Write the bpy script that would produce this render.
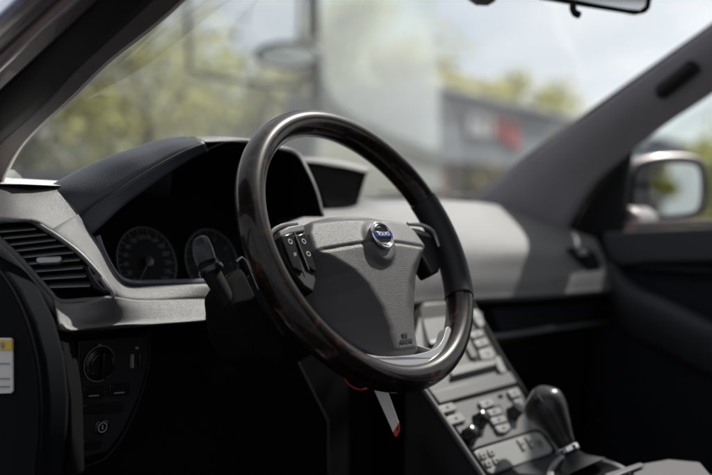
import bpy, bmesh, math, random
from mathutils import Vector, Matrix, noise
random.seed(7)
S = bpy.context.scene
for o in list(bpy.data.objects): bpy.data.objects.remove(o)
COL = S.collection
R = math.radians

# ------------------------------------------------------------------ camera
CAMP = Vector((-1.2986, -0.7937, 1.0792)); YAW = R(49.089); PITCH = R(0.898); F = 989.0
cd = bpy.data.cameras.new('camera'); cam = bpy.data.objects.new('camera', cd); COL.objects.link(cam); S.camera = cam
DIR = Vector((math.sin(YAW)*math.cos(PITCH), math.cos(YAW)*math.cos(PITCH), -math.sin(PITCH)))
RGT = DIR.cross(Vector((0, 0, 1))).normalized(); UPV = RGT.cross(DIR)
m = Matrix((RGT, UPV, -DIR)).transposed().to_4x4(); m.translation = CAMP
cam.matrix_world = m
cd.sensor_width = 36; cd.lens = F/712*36; cd.clip_start = .05; cd.clip_end = 600
cd.dof.use_dof = True; cd.dof.focus_distance = 1.19; cd.dof.aperture_fstop = 2.4; cd.dof.aperture_blades = 0

# ------------------------------------------------------------------ light
SUN = Vector((0.60, -0.10, 0.80)).normalized()
w = bpy.data.worlds.new('World'); S.world = w; w.use_nodes = True
nt = w.node_tree; N = nt.nodes; L = nt.links
for n in list(N): N.remove(n)
sky = N.new('ShaderNodeTexSky'); sky.sky_type = 'NISHITA'; sky.sun_disc = False
sky.sun_elevation = math.asin(SUN.z); sky.sun_rotation = math.atan2(SUN.x, SUN.y); sky.air_density = 1.0; sky.dust_density = 2.0
tc = N.new('ShaderNodeTexCoord'); mp = N.new('ShaderNodeMapping'); mp.inputs['Scale'].default_value = (1, 1, 2.4)
no = N.new('ShaderNodeTexNoise'); no.inputs['Scale'].default_value = 2.3; no.inputs['Detail'].default_value = 7; no.inputs['Roughness'].default_value = .55
rp = N.new('ShaderNodeValToRGB'); rp.color_ramp.elements[0].position = .38; rp.color_ramp.elements[0].color = (.72, .72, .72, 1)
rp.color_ramp.elements[1].position = .62; rp.color_ramp.elements[1].color = (.95, .95, .95, 1)
cl = N.new('ShaderNodeValToRGB'); cl.color_ramp.elements[0].position = .4; cl.color_ramp.elements[0].color = (6.3, 6.6, 7.3, 1)
cl.color_ramp.elements[1].position = .68; cl.color_ramp.elements[1].color = (9.6, 9.6, 9.7, 1)
mx = N.new('ShaderNodeMixRGB'); bg = N.new('ShaderNodeBackground'); bg.inputs['Strength'].default_value = .073
out = N.new('ShaderNodeOutputWorld')
L.new(tc.outputs['Generated'], mp.inputs['Vector']); L.new(mp.outputs[0], no.inputs['Vector'])
L.new(no.outputs['Fac'], rp.inputs[0]); L.new(no.outputs['Fac'], cl.inputs[0])
L.new(rp.outputs[0], mx.inputs[0]); L.new(sky.outputs[0], mx.inputs[1]); L.new(cl.outputs[0], mx.inputs[2])
# clouds are brighter on the sun's side of the sky
dv = N.new('ShaderNodeVectorMath'); dv.operation = 'DOT_PRODUCT'; dv.inputs[1].default_value = (.93, .36, 0)
mr = N.new('ShaderNodeMapRange'); mr.inputs['From Min'].default_value = -.9; mr.inputs['From Max'].default_value = .75; mr.inputs['To Min'].default_value = .55; mr.inputs['To Max'].default_value = 1.02
sc_ = N.new('ShaderNodeVectorMath'); sc_.operation = 'SCALE'
L.new(tc.outputs['Generated'], dv.inputs[0]); L.new(dv.outputs['Value'], mr.inputs[0]); L.new(mx.outputs[0], sc_.inputs[0]); L.new(mr.outputs[0], sc_.inputs['Scale'])
L.new(sc_.outputs[0], bg.inputs[0]); L.new(bg.outputs[0], out.inputs[0])
sl = bpy.data.lights.new('sun', 'SUN'); sl.energy = 5.0; sl.angle = R(1.4); sl.color = (1, .955, .9)
so = bpy.data.objects.new('sun', sl); COL.objects.link(so); so.rotation_euler = SUN.to_track_quat('Z', 'Y').to_euler(); so.location = (3, 0, 9)
S.view_settings.view_transform = 'Standard'; S.view_settings.look = 'None'; S.view_settings.gamma = 1
S.view_settings.exposure = 0.78
S.render.engine = 'CYCLES'

# ------------------------------------------------------------------ helpers
def ray(px, py): return DIR*F + RGT*(px-356) + UPV*(237.5-py)
def hx(px, py, x): v = ray(px, py); return CAMP + v*((x-CAMP.x)/v.x)
def hy(px, py, y): v = ray(px, py); return CAMP + v*((y-CAMP.y)/v.y)
def hd(px, py, d): return CAMP + ray(px, py)/F*d
def hp(px, py, p, n): v = ray(px, py); return CAMP + v*(((p-CAMP).dot(n))/v.dot(n))

def mat(name, base, rough=.5, metal=0., coat=0., bump=0., bscale=400., var=0., vscale=8., spec=.5, detail=3, sheen=0.):
    m = bpy.data.materials.new(name); m.use_nodes = True
    t = m.node_tree; b = t.nodes['Principled BSDF']
    b.inputs['Base Color'].default_value = (*base, 1); b.inputs['Roughness'].default_value = rough
    b.inputs['Metallic'].default_value = metal; b.inputs['Coat Weight'].default_value = coat; b.inputs['Coat Roughness'].default_value = .06
    b.inputs['Specular IOR Level'].default_value = spec
    tc = t.nodes.new('ShaderNodeTexCoord')
    if var > 0:
        n = t.nodes.new('ShaderNodeTexNoise'); n.inputs['Scale'].default_value = vscale; n.inputs['Detail'].default_value = 5
        r = t.nodes.new('ShaderNodeValToRGB'); a, c = (1-var), (1+var)
        r.color_ramp.elements[0].position = .35; r.color_ramp.elements[1].position = .65
        r.color_ramp.elements[0].color = (*[x*a for x in base], 1); r.color_ramp.elements[1].color = (*[min(1, x*c) for x in base], 1)
        t.links.new(tc.outputs['Object'], n.inputs['Vector']); t.links.new(n.outputs['Fac'], r.inputs[0]); t.links.new(r.outputs[0], b.inputs['Base Color'])
    if bump > 0:
        v = t.nodes.new('ShaderNodeTexVoronoi'); v.inputs['Scale'].default_value = bscale
        n2 = t.nodes.new('ShaderNodeTexNoise'); n2.inputs['Scale'].default_value = bscale*1.2; n2.inputs['Detail'].default_value = detail
        ad = t.nodes.new('ShaderNodeMath'); ad.operation = 'ADD'
        bp = t.nodes.new('ShaderNodeBump'); bp.inputs['Strength'].default_value = bump; bp.inputs['Distance'].default_value = .0006
        t.links.new(tc.outputs['Object'], v.inputs['Vector']); t.links.new(tc.outputs['Object'], n2.inputs['Vector'])
        t.links.new(v.outputs['Distance'], ad.inputs[0]); t.links.new(n2.outputs['Fac'], ad.inputs[1])
        t.links.new(ad.outputs[0], bp.inputs['Height']); t.links.new(bp.outputs[0], b.inputs['Normal'])
    return m

def wood_mat():
    m = bpy.data.materials.new('dark_burl_wood'); m.use_nodes = True; t = m.node_tree; b = t.nodes['Principled BSDF']
    tc = t.nodes.new('ShaderNodeTexCoord'); mp = t.nodes.new('ShaderNodeMapping'); mp.inputs['Scale'].default_value = (1, 1, 1)
    n = t.nodes.new('ShaderNodeTexNoise'); n.inputs['Scale'].default_value = 34; n.inputs['Detail'].default_value = 6; n.inputs['Distortion'].default_value = 2.4
    wv = t.nodes.new('ShaderNodeTexNoise'); wv.inputs['Scale'].default_value = 150; wv.inputs['Detail'].default_value = 4; wv.inputs['Distortion'].default_value = 1
    mxx = t.nodes.new('ShaderNodeMath'); mxx.operation = 'MULTIPLY_ADD'; mxx.inputs[1].default_value = .35
    r = t.nodes.new('ShaderNodeValToRGB'); e = r.color_ramp.elements
    e[0].position = .62; e[0].color = (.004, .002, .0015, 1); e[1].position = .9; e[1].color = (.045, .017, .011, 1)
    k = e.new(.76); k.color = (.010, .0045, .003, 1)
    t.links.new(tc.outputs['Object'], mp.inputs[0]); t.links.new(mp.outputs[0], n.inputs['Vector']); t.links.new(mp.outputs[0], wv.inputs['Vector'])
    t.links.new(wv.outputs['Fac'], mxx.inputs[0]); t.links.new(n.outputs['Fac'], mxx.inputs[2]); t.links.new(mxx.outputs[0], r.inputs[0])
    t.links.new(r.outputs[0], b.inputs['Base Color'])
    b.inputs['Roughness'].default_value = .35; b.inputs['Specular IOR Level'].default_value = .15; b.inputs['Coat Weight'].default_value = .5; b.inputs['Coat Roughness'].default_value = .045
    return m

def glass_mat(name, tint, refl=1.0, rough=0., extra=0.0, veil=0.0):
    m = bpy.data.materials.new(name); m.use_nodes = True; t = m.node_tree
    for n in list(t.nodes): t.nodes.remove(n)
    o = t.nodes.new('ShaderNodeOutputMaterial'); tr = t.nodes.new('ShaderNodeBsdfTransparent'); tr.inputs[0].default_value = (*tint, 1)
    g = t.nodes.new('ShaderNodeBsdfGlossy'); g.inputs['Roughness'].default_value = rough; g.inputs[0].default_value = (refl, refl, refl, 1)
    ge = t.nodes.new('ShaderNodeNewGeometry'); dt = t.nodes.new('ShaderNodeVectorMath'); dt.operation = 'DOT_PRODUCT'
    t.links.new(ge.outputs['Incoming'], dt.inputs[0]); t.links.new(ge.outputs['Normal'], dt.inputs[1])
    def mt_(op, a, b=None):
        n_ = t.nodes.new('ShaderNodeMath'); n_.operation = op
        for i, q in enumerate((a, b)):
            if q is None: continue
            if hasattr(q, 'links'): t.links.new(q, n_.inputs[i])
            else: n_.inputs[i].default_value = q
        return n_.outputs[0]
    ab = mt_('ABSOLUTE', dt.outputs['Value']); fr_o = mt_('ADD', mt_('MULTIPLY', mt_('POWER', mt_('SUBTRACT', 1.0, ab), 5.0), .92), .07)
    ad = t.nodes.new('ShaderNodeMath'); ad.operation = 'ADD'; ad.inputs[1].default_value = extra; ad.use_clamp = True
    mx = t.nodes.new('ShaderNodeMixShader')
    t.links.new(fr_o, ad.inputs[0]); t.links.new(ad.outputs[0], mx.inputs[0]); t.links.new(tr.outputs[0], mx.inputs[1]); t.links.new(g.outputs[0], mx.inputs[2]); t.links.new(mx.outputs[0], o.inputs[0])
    if veil:      # a milky veil mixed into the glass, standing for haze and reflections
        df = t.nodes.new('ShaderNodeBsdfTranslucent'); df.inputs[0].default_value = (.8, .8, .78, 1); m2 = t.nodes.new('ShaderNodeMixShader')
        tcd = t.nodes.new('ShaderNodeTexCoord'); nd = t.nodes.new('ShaderNodeTexNoise'); nd.inputs['Scale'].default_value = 5; nd.inputs['Detail'].default_value = 5
        mrd = t.nodes.new('ShaderNodeMapRange'); mrd.inputs['From Min'].default_value = .3; mrd.inputs['From Max'].default_value = .7; mrd.inputs['To Min'].default_value = veil*.5; mrd.inputs['To Max'].default_value = veil*1.5
        t.links.new(tcd.outputs['Object'], nd.inputs['Vector']); t.links.new(nd.outputs['Fac'], mrd.inputs[0]); t.links.new(mrd.outputs[0], m2.inputs[0])
        t.links.new(mx.outputs[0], m2.inputs[1]); t.links.new(df.outputs[0], m2.inputs[2]); t.links.new(m2.outputs[0], o.inputs[0])
    return m

M = dict(
    dash=mat('grained_grey_plastic', (.140, .137, .142), .40, bump=.75, bscale=1100, var=.04, vscale=30),
    pad=mat('grained_airbag_cover', (.058, .055, .059), .48, bump=.5, bscale=1200, var=.05, vscale=25),
    hood=mat('grained_black_hood', (.030, .033, .042), .5, bump=.5, bscale=900),
    hoodtop=mat('charcoal_hood_skin', (.034, .038, .048), .5, bump=.3, bscale=600),
    black=mat('black_plastic', (.005, .005, .0062), .6, bump=.1, bscale=900, spec=.2),
    blackg=mat('gloss_black_plastic', (.008, .008, .009), .22, bump=0),
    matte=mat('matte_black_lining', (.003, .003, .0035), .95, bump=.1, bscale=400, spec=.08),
    navy=mat('dark_slate_plastic', (.009, .010, .016), .6, bump=.1, bscale=900, spec=.22),
    silver=mat('satin_silver', (.33, .33, .34), .36, metal=.6, bump=.05, bscale=900),
    silverp=mat('silver_painted_plastic', (.098, .097, .100), .42, metal=.1, var=.03, bump=.05, bscale=700),
    chrome=mat('chrome', (.8, .8, .82), .08, metal=1),
    wood=wood_mat(),
    leather=mat('black_leather', (.010, .010, .014), .5, bump=.25, bscale=700, spec=.35),
    knob=mat('dark_leather_knob', (.011, .010, .012), .34, bump=.2, bscale=300),
    trim=mat('mauve_grey_pillar_trim', (.27, .26, .285), .75, bump=.3, bscale=300, var=.04, vscale=10),
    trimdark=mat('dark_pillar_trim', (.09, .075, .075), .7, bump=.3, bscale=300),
    rubber=mat('rubber_seal', (.006, .006, .007), .65, bump=.1, bscale=500, spec=.3),
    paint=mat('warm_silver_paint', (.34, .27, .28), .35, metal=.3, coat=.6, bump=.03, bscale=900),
    paintd=mat('shaded_silver_paint', (.085, .066, .068), .4, metal=.2, coat=.3),  # darker copy of the silver body paint, shade put into the colour
    liner=mat('headliner', (.48, .47, .46), .95, bump=.4, bscale=200),
    seat=mat('grey_seat_fabric', (.06, .06, .063), .85, bump=.7, bscale=260),
    red=mat('red_band', (.62, .03, .03), .45, bump=.1), white=mat('white_card', (.78, .76, .75), .55, bump=.05, var=.02),
    yellow=mat('yellow_print', (.75, .52, .03), .5), blue=mat('blue_enamel', (.02, .03, .22), .2, coat=.8),
    grey=mat('grey_print', (.28, .28, .30), .5), btn=mat('pale_button', (.175, .176, .178), .42, bump=.1, var=.03),
    mark=mat('pale_marking', (.45, .45, .47), .5), dim=mat('dim_dial_marking', (.10, .10, .105), .6), screen=mat('dark_display', (.008, .007, .007), .6, spec=.1),
    door=mat('door_slate_vinyl', (.045, .046, .055), .6, bump=.15, bscale=900, spec=.3),
    mirror=mat('mirror_silvering', (.85, .86, .86), .015, metal=1),
    dialface=mat('dial_face', (.004, .004, .005), .7, spec=.2), needle=mat('needle_red', (.07, .015, .01), .5),
    glass=glass_mat('windscreen_glass', (.93, .95, .93), 1.0, 0, .01, .034), sideglass=glass_mat('side_glass', (.88, .92, .9)),
    vanglass=glass_mat('van_window_glass', (.88, .93, .88), .9, .03, -.05), lens=glass_mat('lens_glass', (.9, .9, .9), .25),
)

def tagit(o, label=None, cat=None, group=None, kind=None):
    if label: o['label'] = label
    if cat: o['category'] = cat
    if group: o['group'] = group
    if kind: o['kind'] = kind
    return o
def root(name, loc, label, cat, group=None):
    o = bpy.data.objects.new(name, None); o.location = loc; o.empty_display_size = .05; COL.objects.link(o)
    return tagit(o, label, cat, group)
def link(name, me, mt, parent=None, smooth=True, bevel=0., seg=2, solid=0., sub=0, off=1, ang=40):
    o = bpy.data.objects.new(name, me); COL.objects.link(o)
    if mt is not None and not len(me.materials): me.materials.append(mt)
    if smooth:
        for p in me.polygons: p.use_smooth = True
        try: me.set_sharp_from_angle(angle=R(ang))
        except Exception: pass
    if parent is not None:
        o.parent = parent
        loc = parent.matrix_world if parent.type != 'EMPTY' else Matrix.Translation(parent.location)
        # parts are modelled in world space: shift back by the parent's own offset
        pl = Vector(parent.location)
        q = parent.parent
        while q is not None: pl = pl + q.location; q = q.parent
        o.location = -pl
    if solid: s = o.modifiers.new('solid', 'SOLIDIFY'); s.thickness = solid; s.offset = off
    if bevel: b = o.modifiers.new('bevel', 'BEVEL'); b.width = bevel; b.segments = seg; b.limit_method = 'ANGLE'; b.angle_limit = R(35); b.use_clamp_overlap = True
    if sub: s = o.modifiers.new('sub', 'SUBSURF'); s.levels = s.render_levels = sub
    return o
def mesh(name, vs, fs):
    me = bpy.data.meshes.new(name); me.from_pydata([tuple(v) for v in vs], [], fs); me.validate()
    bm = bmesh.new(); bm.from_mesh(me); bmesh.ops.recalc_face_normals(bm, faces=bm.faces); bm.to_mesh(me); bm.free(); me.update(); return me
def join(name, parts):
    vs, fs = [], []
    for v, f in parts:
        k = len(vs); vs += list(v); fs += [tuple(i+k for i in q) for q in f]
    return mesh(name, vs, fs)
def g_prism(pts, vec):
    n = len(pts); vs = [Vector(p) for p in pts]+[Vector(p)+vec for p in pts]
    return vs, [tuple(range(n)), tuple(range(2*n-1, n-1, -1))]+[(i, (i+1) % n, (i+1) % n+n, i+n) for i in range(n)]
def g_box(c, s, mtx=None):
    c = Vector(c); vs = []
    for x in (-1, 1):
        for y in (-1, 1):
            for z in (-1, 1):
                v = Vector((x*s[0]/2, y*s[1]/2, z*s[2]/2)); vs.append(c+(mtx @ v if mtx else v))
    return vs, [(0, 1, 3, 2), (4, 6, 7, 5), (0, 4, 5, 1), (2, 3, 7, 6), (0, 2, 6, 4), (1, 5, 7, 3)]
def g_tube(pts, rad, n=12, closed=False, flat=None):
    P = [Vector(p) for p in pts]; k = len(P)
    if not hasattr(rad, '__len__'): rad = [rad]*k
    vs, fs = [], []
    prev = None
    for i in range(k):
        a = P[i-1] if (i > 0 or closed) else P[i]; b = P[(i+1) % k] if (i < k-1 or closed) else P[i]
        t = (b-a).normalized()
        if prev is None:
            ref = Vector((0, 0, 1)) if abs(t.z) < .9 else Vector((1, 0, 0)); x = t.cross(ref).normalized()
        else: x = (prev-t*prev.dot(t)).normalized()
        prev = x; y = t.cross(x)
        for j in range(n):
            an = 2*math.pi*j/n; vs.append(P[i]+(x*math.cos(an)*(flat or 1)+y*math.sin(an))*rad[i])
    for i in range(k if closed else k-1):
        for j in range(n):
            a = i*n+j; b = i*n+(j+1) % n; c = ((i+1) % k)*n+(j+1) % n; d = ((i+1) % k)*n+j; fs.append((a, b, c, d))
    if not closed: fs += [tuple(range(n))[::-1], tuple(range((k-1)*n, k*n))]
    return vs, fs
def g_grid(rows):
    nr, nc = len(rows), len(rows[0]); vs = [v for r in rows for v in r]
    return vs, [(i*nc+j, i*nc+j+1, (i+1)*nc+j+1, (i+1)*nc+j) for i in range(nr-1) for j in range(nc-1)]
def g_lathe(c, ax, prof, n=32):   # prof: (radius, height)
    ax = Vector(ax).normalized(); x = ax.orthogonal().normalized(); y = ax.cross(x); c = Vector(c)
    rows = []
    for r_, h in prof: rows.append([c+ax*h+(x*math.cos(2*math.pi*j/n)+y*math.sin(2*math.pi*j/n))*r_ for j in range(n)])
    vs = [v for r in rows for v in r]; k = len(rows)
    fs = [(i*n+j, i*n+(j+1) % n, (i+1)*n+(j+1) % n, (i+1)*n+j) for i in range(k-1) for j in range(n)]
    fs += [tuple(range(n))[::-1], tuple(range((k-1)*n, k*n))]
    return vs, fs
def crv(pts, n=8, closed=False):   # Catmull-Rom
    P = [Vector(p) for p in pts]; out = []; k = len(P)
    rng = range(k if closed else k-1)
    for i in rng:
        p0 = P[(i-1) % k] if (closed or i > 0) else P[0]*2-P[1]; p1 = P[i]; p2 = P[(i+1) % k]; p3 = P[(i+2) % k] if (closed or i+2 < k) else P[-1]*2-P[-2]
        for j in range(n):
            t = j/n; out.append(.5*((2*p1)+(p2-p0)*t+(2*p0-5*p1+4*p2-p3)*t*t+(3*p1-p0-3*p2+p3)*t**3))
    if not closed: out.append(P[-1])
    return out
def resample(P, n):
    L_ = [0]
    for a, b in zip(P, P[1:]): L_.append(L_[-1]+(b-a).length)
    out = []
    for i in range(n):
        s = L_[-1]*i/(n-1); k = 0
        while k < len(P)-2 and L_[k+1] < s: k += 1
        d = L_[k+1]-L_[k] or 1; out.append(P[k].lerp(P[k+1], (s-L_[k])/d))
    return out
def loft(name, lines, mt, parent, n=40, bulge=0., across=6, solid=.004, smooth_lines=True, off=1, **kw):
    Ls = [resample(crv(l, 8) if smooth_lines else [Vector(p) for p in l], n) for l in lines]
    rows = []
    for i in range(n):
        c = [Ls[k][i] for k in range(len(Ls))]
        if len(c) == 2 and bulge:
            a, b = c; row = []
            bn = Vector((-1, -.3, .1)).normalized()
            for j in range(across+1): t = j/across; row.append(a.lerp(b, t)+bn*bulge*math.sin(math.pi*t))
            rows.append(row)
        elif len(c) == 2: rows.append([c[0].lerp(c[1], j/across) for j in range(across+1)])
        else: rows.append(crv(c, 4))
    return link(name, join(name, [g_grid(rows)]), mt, parent, solid=solid, off=off, **kw)
def text(name, s, size, mtx, mt, parent, ext=.0003, bold=0.):
    cu = bpy.data.curves.new(name, 'FONT'); cu.body = s; cu.size = size; cu.align_x = 'CENTER'; cu.align_y = 'CENTER'; cu.extrude = ext; cu.offset = bold
    tmp = bpy.data.objects.new(name+'_curve', cu); me = bpy.data.meshes.new_from_object(tmp); bpy.data.objects.remove(tmp)
    me.materials.clear(); me.materials.append(mt); o = bpy.data.objects.new(name, me); COL.objects.link(o); o.parent = parent
    pl = Vector((0, 0, 0)); q = parent
    while q is not None: pl = pl+q.location; q = q.parent
    o.matrix_local = Matrix.Translation(-pl) @ mtx
    return o
def frame(o, x, y):
    x = Vector(x).normalized(); z = x.cross(Vector(y)).normalized(); y = z.cross(x)
    m_ = Matrix((x, y, z)).transposed().to_4x4(); m_.translation = o; return m_

# ================================================================== SETTING OUTSIDE
MP = Vector((.985, .20, 1.16)); MN = Vector((-.40, -.90, .0)).normalized()     # passenger door mirror plane
def mirror_seen(px, py, dist):
    v = ray(px, py).normalized(); p = hp(px, py, MP, MN); r_ = v-MN*2*v.dot(MN); r_.z = 0; q = p+r_.normalized()*dist; q.z = 0; return q
def build_outside():
    MTREE = mirror_seen(656, 190, 26)
    asph = mat('asphalt', (.055, .056, .06), .9, bump=.4, bscale=40, var=.2, vscale=1.5)
    g = link('ground', join('ground', [g_grid([[Vector((x, y, 0)) for x in (-250, 250)] for y in (-250, 250)])]), asph, None); g['kind'] = 'structure'
    grassm = mat('verge_grass', (.06, .09, .02), .9, bump=.5, bscale=20, var=.35, vscale=2)
    leaf1 = leaf_mat('yellow_green_leaves', (.44, .43, .075)); leaf2 = leaf_mat('mid_green_leaves', (.26, .30, .065)); leaf3 = leaf_mat('olive_leaves', (.37, .34, .09))
    bark = mat('bark', (.09, .07, .05), .9, bump=.6, bscale=20, var=.3)
    def polar(px, d): v = ray(px, 222); v.z = 0; v.normalize(); return Vector((CAMP.x, CAMP.y, 0))+v*d
    # grass verge
    a, b = polar(-330, 21), polar(330, 21); c, d = polar(330, 60), polar(-330, 60)
    vg = link('verge', join('verge', [g_prism([Vector((p.x, p.y, .004)) for p in (a, b, c, d)], Vector((0, 0, .12)))]), grassm, None); vg['kind'] = 'structure'
    # grey low wall on the left
    wm = mat('render_wall', (.17, .18, .20), .85, bump=.3, bscale=30, var=.12, vscale=2)
    a, b = polar(-140, 17), polar(330, 19); n = (b-a).normalized(); s = Vector((-n.y, n.x, 0))*.22
    wl = root('boundary_wall', a, 'low grey boundary wall beyond the left of the windscreen, under the trees', 'wall')
    link('wall_body', join('wb', [g_prism([a, b, b+s, a+s], Vector((0, 0, 1.75)))]), wm, wl, bevel=.01)
    link('coping', join('cp', [g_prism([a-s*.2+Vector((0, 0, 1.752)), b-s*.2+Vector((0, 0, 1.752)), b+s*1.2+Vector((0, 0, 1.752)), a+s*1.2+Vector((0, 0, 1.752))], Vector((0, 0, .08)))]), mat('coping_stone', (.3, .3, .31), .8, var=.1), wl, bevel=.01)
    # trees
    specs = [(-60, 26, 7.5, 3.0, leaf2, 'dark green roadside tree at the far left edge of the windscreen'),
             (30, 24, 5.6, 2.7, leaf1, 'yellow-green tree low behind the driver pillar, over the grey wall'),
             (95, 27, 7.2, 2.3, leaf3, 'olive tree just right of the driver pillar, leafy to the ground'),
             (150, 23, 5.8, 2.6, leaf1, 'bright yellow-green tree above the instrument hood'),
             (205, 29, 5.7, 2.8, leaf2, 'mid-green tree right of the yellow-green one, over the instrument hood'),
             (262, 30, 5.4, 2.2, leaf3, 'tree with olive leaves behind the van mirror'),
             (335, 34, 7.6, 2.3, leaf2, 'tall tree behind the van front pillar'),
             (352, 24, 6.9, 1.9, leaf1, 'bright tree seen through the van side window, next to the van front pillar'),
             (405, 23, 5.0, 1.8, leaf3, 'small olive tree seen through the rear of the van side window'),
             (410, 34, 7.2, 3.0, leaf1, 'tree behind the van side windows, beside the shop building')]
    for px, d, h, r, lm, lab in specs: tree(polar(px, d), h, r, lm, bark, lab, 'trees beyond the windscreen')
    for i, (px, d, h, r) in enumerate([(470, 40, 7.1, 2.4), (505, 42, 7.2, 2.3), (545, 45, 7.3, 2.3)]):
        tree(polar(px, d), h, r, leaf1, bark, ['leftmost of the three yellow-green treetops above the shop roof', 'middle one of the three yellow-green treetops above the shop roof', 'rightmost of the three yellow-green treetops above the shop roof'][i], 'treetops over the shop roof')
    tree(polar(745, 24), 2.9, 1.9, leaf1, bark, 'low yellow-green tree outside the passenger window, right of the door mirror', 'trees by the passenger window')
    tree(MTREE, 5.2, .8, leaf1, bark, 'green tree behind the car, seen in the door mirror glass', 'trees by the passenger window')
    tree(polar(880, 17), 5.6, 2.0, leaf3, bark, 'olive tree at the right, just outside the frame, mirrored in the van side window', 'trees by the passenger window')
    # shop building : long fascia receding to the right
    A = hd(432, 90, 20.0); heading = R(83)
    u = Vector((math.sin(heading), math.cos(heading), 0)); nrm = Vector((-u.y, u.x, 0))  # nrm points away from car
    top = A.z; A0 = Vector((A.x, A.y, 0)) - u*.4
    zb = 1.079+20*(222-160)/989
    bl = root('shop_building', A0, 'long grey shop building with red and white sign seen through the windscreen', 'building')
    fas = mat('blue_grey_cladding', (.21, .23, .265), .6, bump=.1, bscale=4, var=.06, vscale=1)
    dk = mat('dark_shopfront', (.035, .035, .042), .35, var=.3, vscale=.6)
    Lb = 34
    link('fascia', join('f', [g_prism([A0+Vector((0, 0, zb)), A0+u*Lb+Vector((0, 0, zb)), A0+u*Lb+nrm*3.5+Vector((0, 0, zb)), A0+nrm*3.5+Vector((0, 0, zb))], Vector((0, 0, top-zb)))]), fas, bl, bevel=.03)
    link('roof_edge', join('re', [g_prism([A0-nrm*.15+Vector((0, 0, top+.003)), A0+u*(Lb+.1)-nrm*.15+Vector((0, 0, top+.003)), A0+u*(Lb+.1)+nrm*3.5+Vector((0, 0, top+.003)), A0+nrm*3.5+Vector((0, 0, top+.003))], Vector((0, 0, .12)))]), mat('roof_edge_grey', (.3, .32, .35), .6), bl, bevel=.02)
    link('wall', join('sw', [g_prism([A0+nrm*.9, A0+u*Lb+nrm*.9, A0+u*Lb+nrm*3.4, A0+nrm*3.4], Vector((0, 0, zb-.003)))]), dk, bl)
    brick = mat('brick_pier', (.26, .11, .07), .85, bump=.3, bscale=12, var=.15, vscale=3)
    for k in range(9):
        q = A0+u*(.6+k*4.0)
        link('pier', join('p', [g_prism([q+nrm*.1, q+u*.6+nrm*.1, q+u*.6+nrm*.897, q+nrm*.897], Vector((0, 0, zb-.003)))]), brick, bl, bevel=.01)
        p0 = q+u*.8+nrm*.86
        link('window', join('w', [g_box(p0+u*1.4+Vector((0, 0, .5+zb*.38)), (2.6, .05, zb*.72), frame(Vector(), u, nrm).to_3x3())]), glass_mat('shop_glass', (.1, .12, .14), .8), bl)
    # sign: pale mark then red panel with pale shapes
    wht = mat('sign_white', (.55, .56, .6), .5); rd = mat('sign_red', (.42, .075, .08), .5)
    sg = root('shop_sign', A0+Vector((0, 0, top-.8)), 'sign of white and red characters on the blue-grey shop fascia', 'sign')
    def sp(px, py, dz=.04):
        return hp(px, py, A0-nrm*(.012+dz), nrm)
    def shape(nm, pts, mt_): link(nm, join(nm, [g_prism([sp(*p) for p in pts], nrm*.04)]), mt_, sg, bevel=.01)
    shape('sign_character', [(470, 111), (480, 110), (487, 114), (487, 124), (482, 124), (482, 117), (475, 117), (475, 135), (469, 135)], wht)
    shape('sign_character', [(490, 114), (494, 115), (494, 137), (490, 137)], wht)
    shape('sign_character', [(476, 122), (488, 128), (488, 137), (477, 136)], wht)
    for (x0, x1, y0, y1) in ((497, 503, 118, 139), (505, 511, 119, 143), (512.5, 520, 121, 148)):
        shape('sign_character', [(x0, y0), (x1, y0+1.5), (x1, y0+7), (x0+2.5, y0+7), (x0+2.5, y0+10), (x1-.5, y0+11), (x1, y1), (x0, y1-1.5)], rd)
    shape('sign_panel', [(496, 116), (505, 117.5), (505, 119), (496, 117.6)], rd)
    # brick house far right
    bp_ = polar(634, 60)
    bh = root('brick_house', bp_, 'red brick house far away outside the passenger window, behind the mirror', 'house')
    link('wall', join('hw', [g_box(bp_+Vector((0, 0, 2.7)), (4.2, 6, 5.0))]), brick, bh)
    link('roof', join('hr', [g_prism([bp_+Vector((-2.4, -3.2, 4.2)), bp_+Vector((2.4, -3.2, 4.2)), bp_+Vector((0, -3.2, 5.6))], Vector((0, 6.4, 0)))]), mat('tile_roof', (.16, .07, .05), .8), bh)
    return leaf2, bark, polar

def leaf_mat(name, c):
    m = bpy.data.materials.new(name); m.use_nodes = True; t = m.node_tree; b = t.nodes['Principled BSDF']
    tc = t.nodes.new('ShaderNodeTexCoord'); n = t.nodes.new('ShaderNodeTexNoise'); n.inputs['Scale'].default_value = 1.6; n.inputs['Detail'].default_value = 4
    r = t.nodes.new('ShaderNodeValToRGB'); r.color_ramp.elements[0].position = .35; r.color_ramp.elements[1].position = .65
    r.color_ramp.elements[0].color = (*[x*.6 for x in c], 1); r.color_ramp.elements[1].color = (*[x*1.45 for x in c], 1)
    t.links.new(tc.outputs['Object'], n.inputs[0]); t.links.new(n.outputs['Fac'], r.inputs[0]); t.links.new(r.outputs[0], b.inputs['Base Color'])
    b.inputs['Roughness'].default_value = .6
    tr = t.nodes.new('ShaderNodeBsdfTranslucent'); t.links.new(r.outputs[0], tr.inputs[0]); mx = t.nodes.new('ShaderNodeMixShader'); mx.inputs[0].default_value = .4
    o = t.nodes['Material Output']; t.links.new(b.outputs[0], mx.inputs[1]); t.links.new(tr.outputs[0], mx.inputs[2]); t.links.new(mx.outputs[0], o.inputs[0])
    return m
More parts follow.
